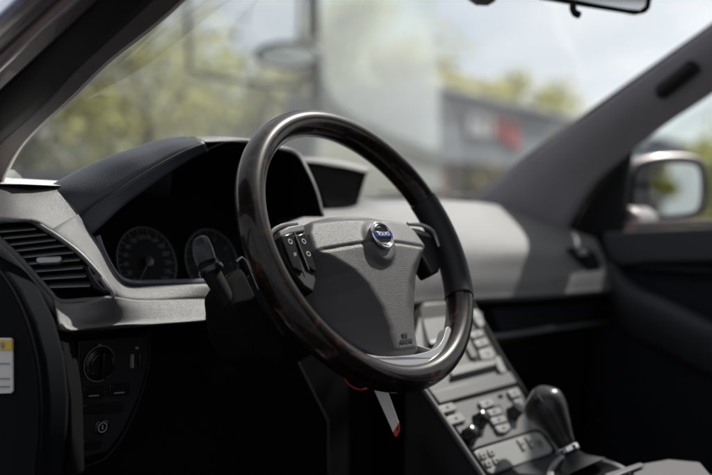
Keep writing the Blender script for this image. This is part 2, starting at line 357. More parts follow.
def tree(p, h, r, lm, bark, label, group):
    t = root('leafy_tree', p, label, 'tree', group)
    parts = [g_tube([p, p+Vector((.05, .03, h*.3)), p+Vector((-.05, .05, h*.62))], [.17, .13, .07], 9)]
    cl = []
    nb = 11
    for k in range(nb):
        a = k*2.4+random.random(); zz = h*(.22+.66*k/nb); rr = r*(.45+.4*random.random())*math.sin(math.pi*min(.92, (.25+.7*k/nb)))
        e = p+Vector((math.cos(a)*rr, math.sin(a)*rr, zz+.2*h*random.random())); s = p+Vector((0, 0, zz*.8))
        parts.append(g_tube([s, s.lerp(e, .5)+Vector((0, 0, .15)), e], [.06, .04, .015], 6)); cl.append((e, r*(.34+.22*random.random())))
    cl.append((p+Vector((0, 0, h-r*.35)), r*.4))
    link('trunk', join('trunk', parts), bark, t)
    vs, fs = [], []
    for c, cr in cl:
        for i in range(240):
            v = Vector((random.gauss(0, 1), random.gauss(0, 1), random.gauss(0, 1))).normalized()*cr*(random.random()**.45)*(1+.3*noise.noise(c*3+Vector((i*.1, 0, 0))))
            v.z *= .8; q = c+v; s = .07+.1*random.random()
            x = Vector((random.gauss(0, 1), random.gauss(0, 1), random.gauss(0, 1))).normalized(); y = x.orthogonal().normalized()*s*.7; x = x*s
            k = len(vs); vs += [q-x, q+y, q+x, q-y]; fs.append((k, k+1, k+2, k+3))
    me = bpy.data.meshes.new('crown'); me.from_pydata([tuple(v) for v in vs], [], fs)
    link('crown', me, lm, t, smooth=False)
    return t
_leaf, _bark, polar = build_outside()

# ---- glass-sided van shape, added to stand in for windscreen reflections
def build_van():
    u = Vector((math.sin(R(63)), math.cos(R(63)), 0)); nr = Vector((u.y, -u.x, 0))     # side runs along u, faces nr (towards the right)
    C0 = hd(318, 222, 5.2); C0.z = 0
    f = -nr                                                     # the nose width runs along f (to the left)
    v = root('stand_in_van', C0, 'tall pale glass-sided van shape standing in for the windscreen reflections, with an oval mirror', 'van')
    pm = mat('pale_van_paint', (.24, .26, .25), .3, coat=.8, var=.03); fr = mat('window_seal_green_black', (.04, .055, .05), .4)
    P = lambda a, b, z: C0+u*a+f*b+Vector((0, 0, z))
    H = 3.7
    def sidept(px, py): return hp(px, py, C0, nr)
    b0 = sidept(322, 100).z; LV = 4.12
    link('side_panel', join('sp', [g_prism([P(.02, 0, .35), P(LV, 0, .35), P(LV+.04, 0, b0-.5), P(LV, 0, b0-.17), P(.02, 0, b0-.17)], f*.05)]), pm, v, bevel=.03)
    link('waist_band', join('wb', [g_prism([P(.0, -.012, b0-.17), P(LV, -.012, b0-.17), P(LV, -.012, b0-.02), P(.9, -.012, b0-.02), P(.3, -.012, b0+.02), P(.08, -.012, b0+.12), P(.02, -.012, b0+.3), P(-.0, -.012, b0+.3)], f*.03)]), fr, v, bevel=.01)
    link('pillar', join('pl', [g_prism([P(0, -.005, b0), P(.03, -.005, b0), P(.02, -.005, H), P(0, -.005, H)], f*.05)]), fr, v, bevel=.006)
    link('side_window', join('sw', [g_prism([P(.05, .01, b0-.02), P(LV, .01, b0-.02), P(LV-.2, .01, H), P(.035, .01, H)], f*.012)]), M['vanglass'], v)
    link('roof', join('rf', [g_prism([P(-.1, -.02, H), P(LV-.1, -.02, H), P(LV-.1, 1.5, H), P(-.1, 1.5, H)], Vector((0, 0, .1)))]), pm, v, bevel=.04)
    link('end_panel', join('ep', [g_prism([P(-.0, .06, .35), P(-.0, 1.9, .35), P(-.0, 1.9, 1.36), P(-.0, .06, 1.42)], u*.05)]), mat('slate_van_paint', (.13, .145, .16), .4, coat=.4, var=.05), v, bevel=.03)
    fw = [hp(px, py, P(-.03, 0, 0), -u) for px, py in ((186, -80), (189, 55), (196, 72), (230, 80), (290, 86), (304, 80), (310, 60), (306, -80))]
    link('end_window_frame', join('wf', [g_tube(crv(fw, 4), .013, 8)]), fr, v)
    link('end_window', join('ws', [g_prism([P(.01, .05, 1.42), P(.01, 1.9, 1.36), P(.01, 1.9, H), P(.01, .05, H)], u*.01)]), glass_mat('van_end_glass', (.95, .96, .95), .45, 0, 0), v)
    # mirror
    mc = hd(288, 55, 4.9)
    link('mirror_housing', join('mh', [g_lathe(mc, -DIR, [(0.02, -.12), (.12, -.1), (.165, -.03), (.17, 0), (.16, .012), (.15, .004)])]), fr, v).scale = (1, 1, 1)
    link('mirror_arm', join('ma', [g_tube([hd(318, 40, 5.15), hd(300, 42, 5.0), mc+Vector((0, 0, .02))], .018, 8), g_tube([hd(299, 45, 4.95), hd(301, -30, 5.1)], .012, 8)]), fr, v)
    for o in list(v.children):
        if o.name.startswith('mirror_housing'):
            me = o.data
            for vv in me.vertices:
                dz = vv.co.z-mc.z; vv.co.z = mc.z+dz*.42
    link('mirror_glass', join('mg', [g_lathe(mc-DIR*.013, -DIR, [(0.001, 0), (.14, 0), (.14, .004), (.001, .004)])]), mat('tinted_mirror', (.55, .6, .56), .05, metal=1), v)
    for o in list(v.children):
        if o.name.startswith('mirror_glass'):
            for vv in o.data.vertices: vv.co.z = mc.z-.008+(vv.co.z-mc.z)*.36
    for a in (.9, 4.1):
        link('wheel', join('wh', [g_lathe(P(a, -.03, .34), f, [(.1, 0), (.2, .005), (.33, .0), (.34, .04), (.34, .2), (.1, .22)])]), M['rubber'], v)
build_van()

# ================================================================== CAR SHELL
car = root('car_body', (0, 0, .3), 'silver car body around the cabin: pillars, windscreen, roof and floor', 'car')
# driver pillar, built of long strips from the inside outwards
XI = dict(a=-.63, b=-.665, c=-.70, d=-.735, e=-.742, f=-.775, g=-.785, h=-.80)
def ln(pts, x): return [hx(px, py, x) for px, py in pts]
l0 = ln([(-60, 330), (-14, 225), (2, 181), (18, 150), (38, 127), (70, 98), (109, 60), (150, 28), (184, -2), (240, -60), (330, -150)], -.625)
l1 = ln([(-90, 280), (-45, 200), (-14, 158), (5, 138), (44, 105), (75, 72), (108, 42), (152, 2), (215, -60), (300, -150)], -.655)
l2 = ln([(-110, 210), (-80, 168), (-50, 138), (-20, 111), (0, 92), (50, 46), (99, 0), (160, -60), (255, -150)], -.700)
l3 = ln([(-110, 175), (-80, 145), (-40, 106), (0, 68), (37, 33), (74, 0), (140, -60), (240, -150)], -.725)
l4 = ln([(-110, 163), (-40, 97), (0, 58), (32, 29), (64, 0), (130, -60), (230, -150)], -.730)
l5 = ln([(-110, 143), (-40, 76), (0, 38), (41, 0), (105, -60), (200, -150)], -.765)
l6 = ln([(-110, 133), (-40, 67), (0, 30), (33, 0), (97, -60), (190, -150)], -.775)
l7 = ln([(-110, 123), (-40, 60), (0, 23), (25, 0), (90, -60), (180, -150)], -.800)
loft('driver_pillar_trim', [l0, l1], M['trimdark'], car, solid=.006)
loft('edge_moulding', [[p+Vector((.004, .003, -.002)) for p in l0[2:]], [p+Vector((-.001, -.003, .001)) for p in l0[2:]]], mat('pale_edge', (.5, .45, .42), .4), car, n=60, solid=.003, across=2)
loft('door_seal', [l1, l2], M['rubber'], car, bulge=.012, solid=.006)
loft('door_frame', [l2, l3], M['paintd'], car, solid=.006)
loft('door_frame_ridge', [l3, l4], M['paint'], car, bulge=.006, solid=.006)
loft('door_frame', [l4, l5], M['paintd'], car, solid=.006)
loft('outer_pillar', [l5, l6, l7], M['paint'], car, solid=.006)
loft('outer_pillar', [l7, [p+Vector((.02, .10, .0)) for p in l7]], mat('lilac_reflection_paint', (.36, .38, .55), .3, metal=.4, coat=.8), car, solid=.006)  # lilac tint is the outer reflection put into the paint colour

# windscreen (curved glass)
wb = [(-.632, .36, 1.125), (-.58, .42, 1.131), (-.35, .56, 1.138), (0, .62, 1.14), (.35, .60, 1.138), (.6, .54, 1.132), (.72, .44, 1.125)]
wt = [(-.59, -.27, 1.56), (-.5, -.26, 1.58), (-.3, -.25, 1.60), (0, -.24, 1.605), (.3, -.25, 1.60), (.5, -.26, 1.58), (.58, -.28, 1.55)]
a = resample(crv(wb), 30); b = resample(crv(wt), 30)
rows = [[p.lerp(q, t/8)+Vector((0, .03, .03))*math.sin(math.pi*t/8) for t in range(9)] for p, q in zip(a, b)]
edge = resample(crv([p+Vector((.006, .008, 0)) for p in l0[1:]]), 9)
dl_ = [e-p for e, p in zip(edge, rows[0])]
for i in range(7):
    for t in range(9): rows[i][t] = rows[i][t]+dl_[t]*(1-i/7)**1.5
link('windscreen', join('ws', [g_grid(rows)]), M['glass'], car)
# roof, header, floor, bulkhead
rf = [[p+Vector((0, -.02, .0)), Vector((p.x*1.06, -.6, 1.66 if abs(p.x) < .4 else 1.60)), Vector((p.x*1.06, -1.5, 1.66 if abs(p.x) < .4 else 1.60)), Vector((p.x*1.06, -2.4, 1.5))] for p in b]
link('headliner', join('hl', [g_grid(rf)]), M['liner'], car, solid=.03)
link('floor', join('fl', [g_box((0, -.7, .32), (1.44, 3.0, .04))]), M['matte'], car)
link('bulkhead', join('bk', [g_box((0, .72, .72), (1.46, .04, .80))]), M['matte'], car)
link('rear_bulkhead', join('rbk', [g_box((0, -2.25, .9), (1.44, .04, 1.1))]), M['matte'], car)
link('sill', join('sl', [g_box((-.74, -.7, .36), (.10, 2.6, .14))]), M['paint'], car, bevel=.02)
# front hinge pillar with the sticker, door jamb
hp0 = [(-20, 225), (0, 247), (22, 268), (42, 296), (56, 322), (62, 350), (63, 400), (60, 440), (52, 520), (20, 520), (-60, 520), (-60, 260)]
jamb = [hx(px, py, -.725) for px, py in [(-60, 250), (-20, 252), (0, 267), (17, 290), (32, 322), (42, 360), (46, 400), (45, 440), (38, 520), (-60, 520)]]
link('door_jamb', join('dj', [g_prism(jamb, Vector((.03, .0, 0)))]), mat('jamb_dark_blue', (.006, .0065, .009), .85, spec=.06), car, bevel=.006)
loft('jamb_seal', [[p+Vector((-.006, 0, 0)) for p in jamb[2:9]], [p+Vector((-.012, -.012, .004)) for p in jamb[2:9]]], M['matte'], car, n=30, solid=.004)
# passenger A pillar
pa = [hx(px, py, x) for px, py, x in [(440, 232, .66), (466, 208, .655), (520, 166, .645), (572, 128, .635), (640, 80, .62), (712, 29, .60), (790, -30, .58)]]
pb = [hx(px, py, x) for px, py, x in [(560, 250, .71), (575, 214, .71), (600, 174, .705), (630, 146, .70), (668, 116, .685), (712, 87, .665), (800, 22, .64)]]
loft('passenger_pillar_trim', [pa, pb], M['trim'], car, bulge=.018, solid=.02, off=-1, across=10)
pe = [hx(px-3, py-2, x+.01) for px, py, x in [(440, 232, .66), (466, 208, .655), (520, 166, .645), (572, 128, .635), (640, 80, .62), (712, 29, .60), (790, -30, .58)]]
link('glass_seal', join('gs', [g_tube(resample(crv(pe), 50), .004, 8)]), M['rubber'], car)
link('frame_seal', join('fs', [g_tube(resample(crv([p+Vector((.006, 0, 0)) for p in pb]), 50), .007, 8)]), M['rubber'], car)
# grab recess in the pillar trim
gr = resample(crv([hx(658, 95, .612), hx(670, 86, .608), hx(684, 75, .602), hx(697, 64, .596)]), 14)
link('pillar_vent_recess', join('pr', [g_tube(gr, [.008]+[.017]*12+[.008], 12, flat=1)]), M['rubber'], car)
link('seam', join('sm', [g_tube(resample(crv([hx(px, py, x) for px, py, x in [(602, 150, .672), (640, 118, .662), (664, 104, .655), (690, 84, .645), (725, 62, .635)]]), 20), .004, 8)]), M['trim'], car)

# wiper at the base of the glass
wp_ = root('windscreen_wiper', hx(400, 200, .2), 'black wiper arm lying along the base of the windscreen', 'wiper')
link('wiper_arm', join('wa', [g_tube([hy(362, 201, .60), hy(400, 197, .62), hy(440, 195, .63), hy(478, 196, .64)], [.006, .008, .007, .005], 8)]), M['black'], wp_)
link('wiper_blade', join('wbl', [g_tube([hy(380, 192, .63), hy(440, 190, .64), hy(470, 203, .6)], [.003, .005, .004], 8)]), M['rubber'], wp_)
# outside cowl strip visible at the left base of the glass
link('cowl_strip', join('cs', [g_prism([hx(-40, 176, -.60), hx(5, 178, -.60), hx(60, 181, -.55), hx(96, 182.5, -.50), hx(96, 186.5, -.545), hx(52, 185.5, -.612), hx(20, 184, -.655), hx(-40, 183.5, -.66)], Vector((.01, .03, .0)))]), mat('cowl_white', (.6, .61, .6), .5), car, bevel=.002)
link('cowl_gap', join('cg', [g_prism([hx(-40, 183.6, -.650), hx(20, 184.2, -.645), hx(52, 185.6, -.605), hx(68, 190, -.585), hx(30, 190, -.620), hx(-40, 190, -.650)], Vector((.01, .03, .0)))]), M['rubber'], car)
# hood sensor blob at the top of the glass
link('sensor_housing', join('sh', [g_prism([hd(466, -14, 1.5), hd(470, -4, 1.5), hd(478, 1.5, 1.5), hd(490, 2, 1.5), hd(497, -2, 1.5), hd(505, -14, 1.5)], DIR*.03)]), M['trimdark'], car, bevel=.004)

# ================================================================== DASHBOARD
dash = root('dashboard', (0, .3, 1.0), 'grained grey dashboard spanning the cabin under the windscreen', 'dashboard')
def dash_strip(name, stations, mt, n=60, **kw):
    # stations: list of (X, [(Y,Z)...])
    k = len(stations[0][1]); lines = []
    for j in range(k): lines.append(resample(crv([(X, p[j][0], p[j][1]) for X, p in stations], 10), n))
    rows = [crv([lines[j][i] for j in range(k)], 4) for i in range(n)]
    return link(name, join(name, [g_grid(rows)]), mt, dash, solid=.006, **kw)
def pprof(cy, cz, by, bz, dz=0):
    return [(cy+.20, cz-.02), (cy+.10, cz), (cy, cz), (cy-.055, cz-.016), (by+.035, bz+.105), (by+.008, bz+.05), (by, bz+.012), (by+.004, bz), (by+.06, bz-.008)]
st = [(-.18, pprof(.40, 1.096, .262, .940)), (.02, pprof(.40, 1.099, .25, .938)), (.12, pprof(.40, 1.112, .246, .937)), (.40, pprof(.43, 1.119, .205, .933)), (.58, pprof(.42, 1.110, .198, .931)), (.68, pprof(.36, 1.075, .200, .931)), (.715, pprof(.30, 1.05, .215, .931))]
dash_strip('passenger_upper', st, M['dash'])
# defroster ledge (the brighter top strip)
link('defroster_ledge', join('dl', [g_prism([hy(362, 199, .44), hy(420, 202, .45), hy(462, 208, .46), hy(470, 213, .45), (.44, .42, 1.118), (.05, .40, 1.118)], Vector((0, .05, .003)))]), M['dash'], dash, bevel=.002)
# recessed band and glove box
link('shadow_gap', join('sg', [g_box((.30, .30, .918), (.84, .10, .018))]), M['matte'], dash)
gp = [hx(500, 306, .22), hy(610, 297, .23), (.70, .235, .868), hx(500, 332, .22)]
Yg = .235
def gl(px, py): return hy(px, py, Yg)
link('glove_box_upper', join('gb', [g_prism([gl(492, 309), gl(540, 305), gl(612, 298), gl(614, 318), gl(560, 325), gl(500, 333)], Vector((0, .03, 0)))]), M['navy'], dash, bevel=.004)
link('trim_strip', join('ts', [g_prism([gl(486, 336), gl(540, 329), gl(612, 320), gl(613, 322), gl(540, 332.5), gl(488, 339.5)], Vector((0, .02, 0)))]), mat('dull_silver_strip', (.30, .31, .33), .4, metal=.6), dash, bevel=.0005)
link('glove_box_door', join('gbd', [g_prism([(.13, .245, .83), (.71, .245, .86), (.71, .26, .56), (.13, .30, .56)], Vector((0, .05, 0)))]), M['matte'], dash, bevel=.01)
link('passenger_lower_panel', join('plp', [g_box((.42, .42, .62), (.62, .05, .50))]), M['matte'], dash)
# passenger vent
pv = [hy(px, py, .197) for px, py in [(573, 248), (586, 246), (597, 253), (603, 270), (589, 272), (580, 261)]]
link('air_vent', join('pv', [g_prism(pv, Vector((.0, .04, 0)))]), M['blackg'], dash, bevel=.003)
link('vent_tab', join('vt', [g_prism([hy(px, py, .193) for px, py in [(577, 251), (586, 250), (589, 254), (580, 256)]], Vector((0, .006, 0)))]), M['silver'], dash, bevel=.001)
text('airbag_lettering', 'SRS AIRBAG', .010, frame(hy(561, 276, .197), (1, 0, .0), (0, .25, 1)), M['grey'], dash)

# driver side upper shelf (light grey) : between glass base and vent, down to the lit lip
def zs(px, py, x): v = hx(px, py, x); return (v.x, v.y, v.z)
shelf = [
    [zs(-60, 186, -.66), zs(0, 187, -.655), zs(30, 188, -.63), zs(60, 190, -.60), zs(84, 202, -.575)],
    [zs(-60, 200, -.69), zs(0, 203, -.69), zs(30, 206, -.665), zs(58, 212, -.625), zs(78, 222, -.60)],
    [zs(-60, 210, -.715), zs(0, 219, -.715), zs(33, 219, -.69), zs(54, 231, -.664), zs(72, 243, -.642)],
]
_sh = [resample(crv(r_, 8), 30) for r_ in shelf]
_sh = [crv([_sh[k][i] for k in range(3)], 5) for i in range(30)]
link('driver_shelf', join('ds', [g_grid(_sh)]), M['dash'], dash, solid=.004, off=-1)
# vent surround ring + lower lip as one curved grey skin
outer_up = [zs(-60, 212, -.715), zs(0, 219, -.715), zs(33, 219, -.69), zs(66, 238, -.648), zs(98, 262, -.612), zs(120, 283, -.575), zs(140, 286, -.53), zs(205, 284, -.42), zs(225, 284, -.385)]
low_mid = [zs(-60, 232, -.725), zs(0, 237, -.722), zs(30, 268, -.705), zs(58, 300, -.678), zs(80, 304, -.655), zs(117, 299, -.602), zs(140, 301, -.545), zs(200, 300, -.43), zs(222, 300, -.39)]
low_out = [zs(-60, 234, -.73), zs(0, 246, -.728), zs(28, 279, -.712), zs(50, 309, -.69), zs(66, 331, -.667), zs(100, 328, -.60), zs(140, 325, -.535), zs(190, 321, -.44), zs(205, 320, -.41)]
# upper ring strip left of gauges (from shelf to vent outer edge)
vo = [(-30, 222), (0, 221), (28, 220), (45, 229), (62, 240), (80, 254), (97, 272), (108, 286), (113, 295), (108, 298), (85, 300), (60, 301), (50, 292), (35, 275), (18, 256), (0, 239), (-30, 212)]
VP = Vector(zs(60, 262, -.668)); VN = (Vector((-.62, -.75, .18))).normalized()
def vh(px, py, d=0): return hp(px, py, VP+VN*d, VN)
# skin between gauge bezel and vent : lofted
def ip(pts_px): return [Vector(zs(*p)) for p in pts_px]
skinA = ip([(78, 214, -.597), (88, 228, -.585), (100, 245, -.575), (110, 264, -.565), (124, 284, -.545), (150, 286, -.505), (205, 284, -.415), (232, 284, -.37)])
skinB = [vh(50, 230, .001), vh(66, 239, .001), vh(82, 253, .001), vh(98, 270, .001), vh(114, 292, .001), Vector(zs(140, 300, -.55)), Vector(zs(196, 299, -.435)), Vector(zs(228, 299, -.38))]
loft('gauge_side_skin', [skinA, skinB], M['dash'], dash, solid=.004, across=4, off=-1)
skinC = [vh(54, 297, .001), vh(62, 302, .002), vh(85, 302, .002), vh(114, 297, .002), Vector(zs(140, 300, -.55)), Vector(zs(196, 299, -.435)), Vector(zs(228, 299, -.38))]
skinD = [Vector(zs(*p)) for p in [(60, 325, -.690), (68, 331, -.682), (90, 329, -.645), (120, 327, -.596), (150, 325, -.543), (190, 322, -.470), (207, 320, -.436)]]
skinE = [p+Vector((0, .07, -.010)) for p in skinD]
loft('lower_lip', [skinC, [c.lerp(d_, .35)+Vector((-.0008, -.0015, .0)) for c, d_ in zip(skinC, skinD)], [c.lerp(d_, .8)+Vector((-.0008, -.0015, .0)) for c, d_ in zip(skinC, skinD)], skinD, skinE], M['dash'], dash, solid=.004, off=-1)
# left border of the vent
bA = [vh(-40, 205, .0), vh(0, 239, .001), vh(18, 256, .001), vh(35, 275, .001), vh(54, 297, .001)]
bB = [vh(-40, 213, -.004), vh(0, 248, -.004), vh(14, 263, -.004), vh(31, 284, -.004), vh(50, 309, -.004), vh(61, 326, -.004)]
bC = [p+Vector((.004, .03, -.004)) for p in bB]
loft('vent_side_skin', [bA, bB, bC], M['dash'], dash, solid=.004, off=-1)
# dash end cap (dark) behind the lip
link('end_cap', join('ec', [g_prism([hx(px, py, -.695) for px, py in [(-60, 215), (-20, 225), (0, 250), (25, 285), (48, 318), (62, 345), (70, 400), (72, 480), (-60, 520)]], Vector((.03, 0.02, 0)))]), M['matte'], dash, bevel=.004)

# ---- driver air vent
def ring(pts, c, k): return [c+(p-c)*k for p in pts]
vr = root  # (readability)
vout = [vh(*p, .0015) for p in vo]; 
vin_px = [(-30, 226), (0, 224.5), (26, 223.5), (44, 233), (60, 243.5), (77, 257), (83, 264), (86, 267), (91, 266), (100, 275), (108, 289), (106, 293), (57, 295), (48, 284), (34, 268), (18, 252), (0, 235), (-30, 222)]
vin = [vh(*p, .0015) for p in vin_px]
# bezel = tube frame
link('vent_bezel', join('vb', [g_tube(crv([vh(*p, .001) for p in vo[:13]], 5, closed=False)+crv([vh(*p, .001) for p in vo[13:]], 5), .0028, 8)]), M['silverp'], dash)
cav = [vh(*p, -.03) for p in vo]
link('vent_cavity', join('vc', [g_prism(cav, -VN*.02)]), M['matte'], dash)
link('vent_well', join('vw', [g_grid([vout+[vout[0]], cav+[cav[0]]])]), M['matte'], dash, smooth=False)
lefts = [(-4, 232), (2, 238.5), (8.5, 245), (14, 251), (20, 257.5), (26, 264), (33, 271.5), (40, 279), (48, 287)]
rights = [(36, 228.5), (47, 234), (56, 239.5), (66, 245), (74, 252), (80, 259.5), (83, 267.5), (86, 276), (90, 285.5)]
for (lx, ly), (rx, ry) in zip(lefts, rights):
    A_, B_ = vh(lx-3, ly, -.002), vh(rx, ry, -.002)
    fwd = Vector((.02, .022, .004)); th = Vector((0, 0, .0016))
    link('vent_slat', join('vs', [g_prism([A_, B_, B_+fwd, A_+fwd], -th)]), M['btn'], dash, bevel=.0006)
tabp = [vh(*p, .006) for p in [(36, 258), (40, 256.5), (60, 256), (62, 258), (61.5, 261.5), (58, 263), (39, 264), (36, 262)]]
link('vent_tab', join('vt2', [g_prism(tabp, -VN*.014)]), M['silver'], dash, bevel=.0015)
# thumb wheel housing
link('thumb_wheel_plate', join('twp', [g_prism([vh(*p, .001) for p in [(84, 267), (92, 264), (103, 277), (110, 292), (106, 294), (93, 288)]], -VN*.01)]), M['black'], dash, bevel=.001)
tw0, tw1 = vh(91, 270, .0), vh(103, 287, .0)
link('thumb_wheel', join('tw', [g_lathe(tw0.lerp(tw1, .5)-VN*.008, (tw1-tw0).cross(VN), [(.001, -.003), (.011, -.003), (.0115, 0), (.011, .003), (.001, .003)], 24)]), M['blackg'], dash)
link('thumb_wheel_rim', join('twr', [g_tube(crv([vh(*p, .003) for p in [(89, 268), (94, 268.5), (101, 276), (107, 287), (104, 289), (96, 281)]], 5, True), .0009, 6, closed=True)]), M['silverp'], dash)
# upper-left grey piece above the bezel (joins shelf with vent edge)
# ---- instrument hood
oh = [hx(px, py, x) for px, py, x in [(34, 205, -.625), (62, 189, -.60), (95, 171, -.56), (125, 158, -.53), (150, 149, -.50), (172, 142, -.475), (196, 138.5, -.45)]]
oh2 = [hx(px, py, x) for px, py, x in [(72, 226, -.598), (92, 208, -.578), (120, 188, -.55), (143, 173, -.525), (165, 160, -.50), (186, 149, -.478), (204, 142, -.455)]]
inn = [hx(px, py, x) for px, py, x in [(90, 237, -.585), (106, 222, -.57), (128, 202, -.54), (150, 186, -.515), (175, 168, -.485), (193, 156, -.46), (207, 149.5, -.44)]]
back = [p+Vector((.01, .16, -.03)) for p in oh]
hoodt = root('instrument_hood', (-.40, .25, 1.19), 'dark hood curving over the instrument dials behind the steering wheel', 'instrument hood')
outer0 = hx
loft('hood_skin', [[p+Vector((.05, .12, -.07)) for p in oh], [p+Vector((.01, .05, .0)) for p in oh], oh, oh2], M['hoodtop'], hoodt, solid=.003, off=-1)
loft('hood_rim', [oh2, inn], M['hood'], hoodt, solid=.003, across=4, off=-1)
# top bar of the hood, right half, then down the right side
t_o = [hx(px, py, x) for px, py, x in [(196, 138.5, -.45), (225, 138, -.40), (250, 140, -.35), (275, 145, -.295), (298, 152, -.235), (309, 170, -.22), (318, 192, -.21), (324, 216, -.205)]]
t_m = [hx(px, py, x) for px, py, x in [(203, 141.8, -.448), (228, 141.2, -.40), (250, 143, -.352), (275, 148, -.30), (296, 154.5, -.243), (307.5, 172, -.228), (316.5, 193, -.217), (322.5, 217, -.212)]]
t_i = [p+Vector((.0, .02, -.006)) for p in t_m]
t_b = [p+Vector((0.03, .14, -.02)) for p in t_o]
loft('hood_top', [t_b, [p+Vector((.005, .03, .002)) for p in t_o], t_o, t_m], M['dash'], hoodt, solid=.002, off=-1)  # paler dash grey paints the sunlit top edge of the dark hood
il = inn+[p for p in t_m[1:]]
deep = [Vector((p.x+.0, .36, min(p.z, 1.16) if p.z > 1.09 else p.z)) for p in il]
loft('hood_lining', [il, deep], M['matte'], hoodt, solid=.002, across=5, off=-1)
# cluster panel
CP = Vector((-.42, .335, 1.06)); CN = Vector((0, -.97, .25)).normalized(); CX = Vector((1, 0, 0)); CY = CN.cross(CX)*1
if CY.z < 0: CY = -CY
def ch(px, py, d=0): return hp(px, py, CP+CN*d, CN)
ic = root('instrument_cluster', CP, 'dim instrument panel with two round dials under the dark hood', 'instrument cluster')
link('cluster_panel', join('cpn', [g_prism([CP+CX*sx+CY*sy for sx, sy in ((-.150, -.09), (.24, -.09), (.24, .105), (.12, .108), (-.02, .105), (-.075, .085), (-.11, .055), (-.150, .0))], -CN*.02)]), M['matte'], ic, bevel=.004)
bez_px = [(92, 205), (95, 228), (100, 243), (109, 264), (116, 275), (124, 281), (135, 283), (205, 281), (250, 280), (290, 279)]
link('cluster_bezel', join('cb', [g_tube([hp(px, py, Vector((-.5, .285, 1.0)), CN) for px, py in []] or resample(crv([hx(px, py, x+.0) for px, py, x in [(97, 236, -.578), (102, 250, -.572), (110, 266, -.56), (118, 277, -.548), (128, 282, -.532), (145, 283, -.50), (205, 281.5, -.41), (235, 281, -.36)]]), 60), .0042, 8)]), mat('bezel_slate', (.10, .11, .13), .4), ic)
deepb = [hx(px, py, x) for px, py, x in [(97, 236, -.578), (102, 250, -.572), (110, 266, -.56), (118, 277, -.548), (128, 282, -.532), (145, 283, -.50), (205, 281.5, -.41), (235, 281, -.36)]]
loft('cluster_well', [deepb, [Vector((p.x+.01, .335, p.z-.004)) for p in deepb]], M['matte'], ic, solid=.002)
import itertools
for gi, (gx, gy, rad, nums) in enumerate([(147, 262, .0495, [str(v) for v in range(0, 280, 20)]), (212, 262, .0495, ['0', '1', '2', '3', '4', '5', '6', '7'])]):
    c = ch(gx, gy, .004)
    dl = link('dial', join('dl', [g_lathe(c-CN*.002, CN, [(.001, 0), (rad, 0), (rad, .0015), (.001, .0015)], 48)]), M['dialface'], ic)
    tagit(dl, ['speedometer dial on the left with a ring of numbers', 'rev counter dial half hidden by the stalk'][gi])
    link('dial_ring', join('dr', [g_tube([c+(CX*math.cos(k*math.pi/32)+CY*math.sin(k*math.pi/32))*rad for k in range(64)], .0016, 8, closed=True)]), mat('dial_ring', (.07, .07, .08), .5, metal=.3), dl)
    tick = []
    nn_ = len(nums)*2-1
    for k in range(nn_*1):
        an = R(225-270*k/(nn_-1)); dv = CX*math.cos(an)+CY*math.sin(an); pv_ = CN.cross(dv)
        a0 = c+dv*rad*.93; a1 = c+dv*rad*(.86 if k % 2 == 0 else .9); tick.append(g_prism([a0-pv_*.0005, a0+pv_*.0005, a1+pv_*.0005, a1-pv_*.0005], CN*.0008))
    link('tick_marks', join('tk', tick), M['dim'], dl)
    for k, s in enumerate(nums):
        an = R(225-270*k/(len(nums)-1)); dv = CX*math.cos(an)+CY*math.sin(an)
        text('dial_number', s, .0085, frame(c+dv*rad*.72+CN*.0006, CX, CY), M['dim'], dl, .0001)
    an = R(232); dv = CX*math.cos(an)+CY*math.sin(an); pv_ = CN.cross(dv)
    link('needle', join('nd', [g_prism([c-dv*.008-pv_*.0014+CN*.004, c-dv*.008+pv_*.0014+CN*.004, c+dv*rad*.8+pv_*.0004+CN*.004, c+dv*rad*.8-pv_*.0004+CN*.004], CN*.0012)]), M['needle'], dl)
    link('needle_hub', join('nh', [g_lathe(c, CN, [(.001, 0), (.008, 0), (.007, .006), (.001, .0065)], 24)]), M['blackg'], dl)

# ---- pop-up display
ds = root('navigation_display', hy(335, 205, .40), 'pop-up display with pale top edge standing in the middle of the dash', 'display')
fr_ = [hy(px, py, .385) for px, py in [(303, 161), (368, 171.5), (356, 211), (326, 215), (312, 180)]]
link('display_body', join('db', [g_prism(fr_, Vector((0, .022, .002)))]), M['matte'], ds, bevel=.002)
link('screen', join('dsn', [g_prism([hy(px, py, .383) for px, py in [(309, 164.5), (363, 173), (352, 207), (328, 209), (316, 182)]], Vector((0, .0018, 0)))]), M['screen'], ds)
cap_lo = [hy(px, py, .376) for px, py in [(303, 161), (330, 164), (350, 168), (368.5, 172.5)]]; cap_hi = [hy(px, py, .392) for px, py in [(300, 156.5), (330, 159), (350, 162.5), (370, 168)]]
loft('top_cap', [[p+Vector((0, .006, -.001)) for p in cap_lo], cap_lo, cap_hi, [p+Vector((0, .03, .001)) for p in cap_hi]], M['dash'], ds, n=16, solid=.004, off=-1)

# ================================================================== LOWER DASH, DRIVER SIDE
ld = root('lower_dash', (-.5, .26, .75), 'black lower dash panel below the lit grey lip, left of the steering column', 'dash panel')
LP = Vector((-.55, .268, .85)); LN = Vector((-.12, -.98, -.12)).normalized()
def lh(px, py, d=0): return hp(px, py, LP+LN*d, LN)
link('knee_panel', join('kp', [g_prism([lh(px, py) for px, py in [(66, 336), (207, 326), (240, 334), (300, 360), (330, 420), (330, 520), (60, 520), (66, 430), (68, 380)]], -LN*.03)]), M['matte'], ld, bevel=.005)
sw = root('light_switch_panel', lh(110, 380), 'black switch panel with round light knob and small dials under the grey dash lip', 'switch panel')
link('panel_plate', join('pp', [g_prism([lh(px, py, .004) for px, py in [(78, 341), (149, 335), (149, 362), (140, 395), (124, 430), (108, 452), (76, 460)]], -LN*.006)]), mat('switch_plate', (.011, .011, .013), .45, bump=.2), sw, bevel=.002)
kc = lh(98, 363, .004)
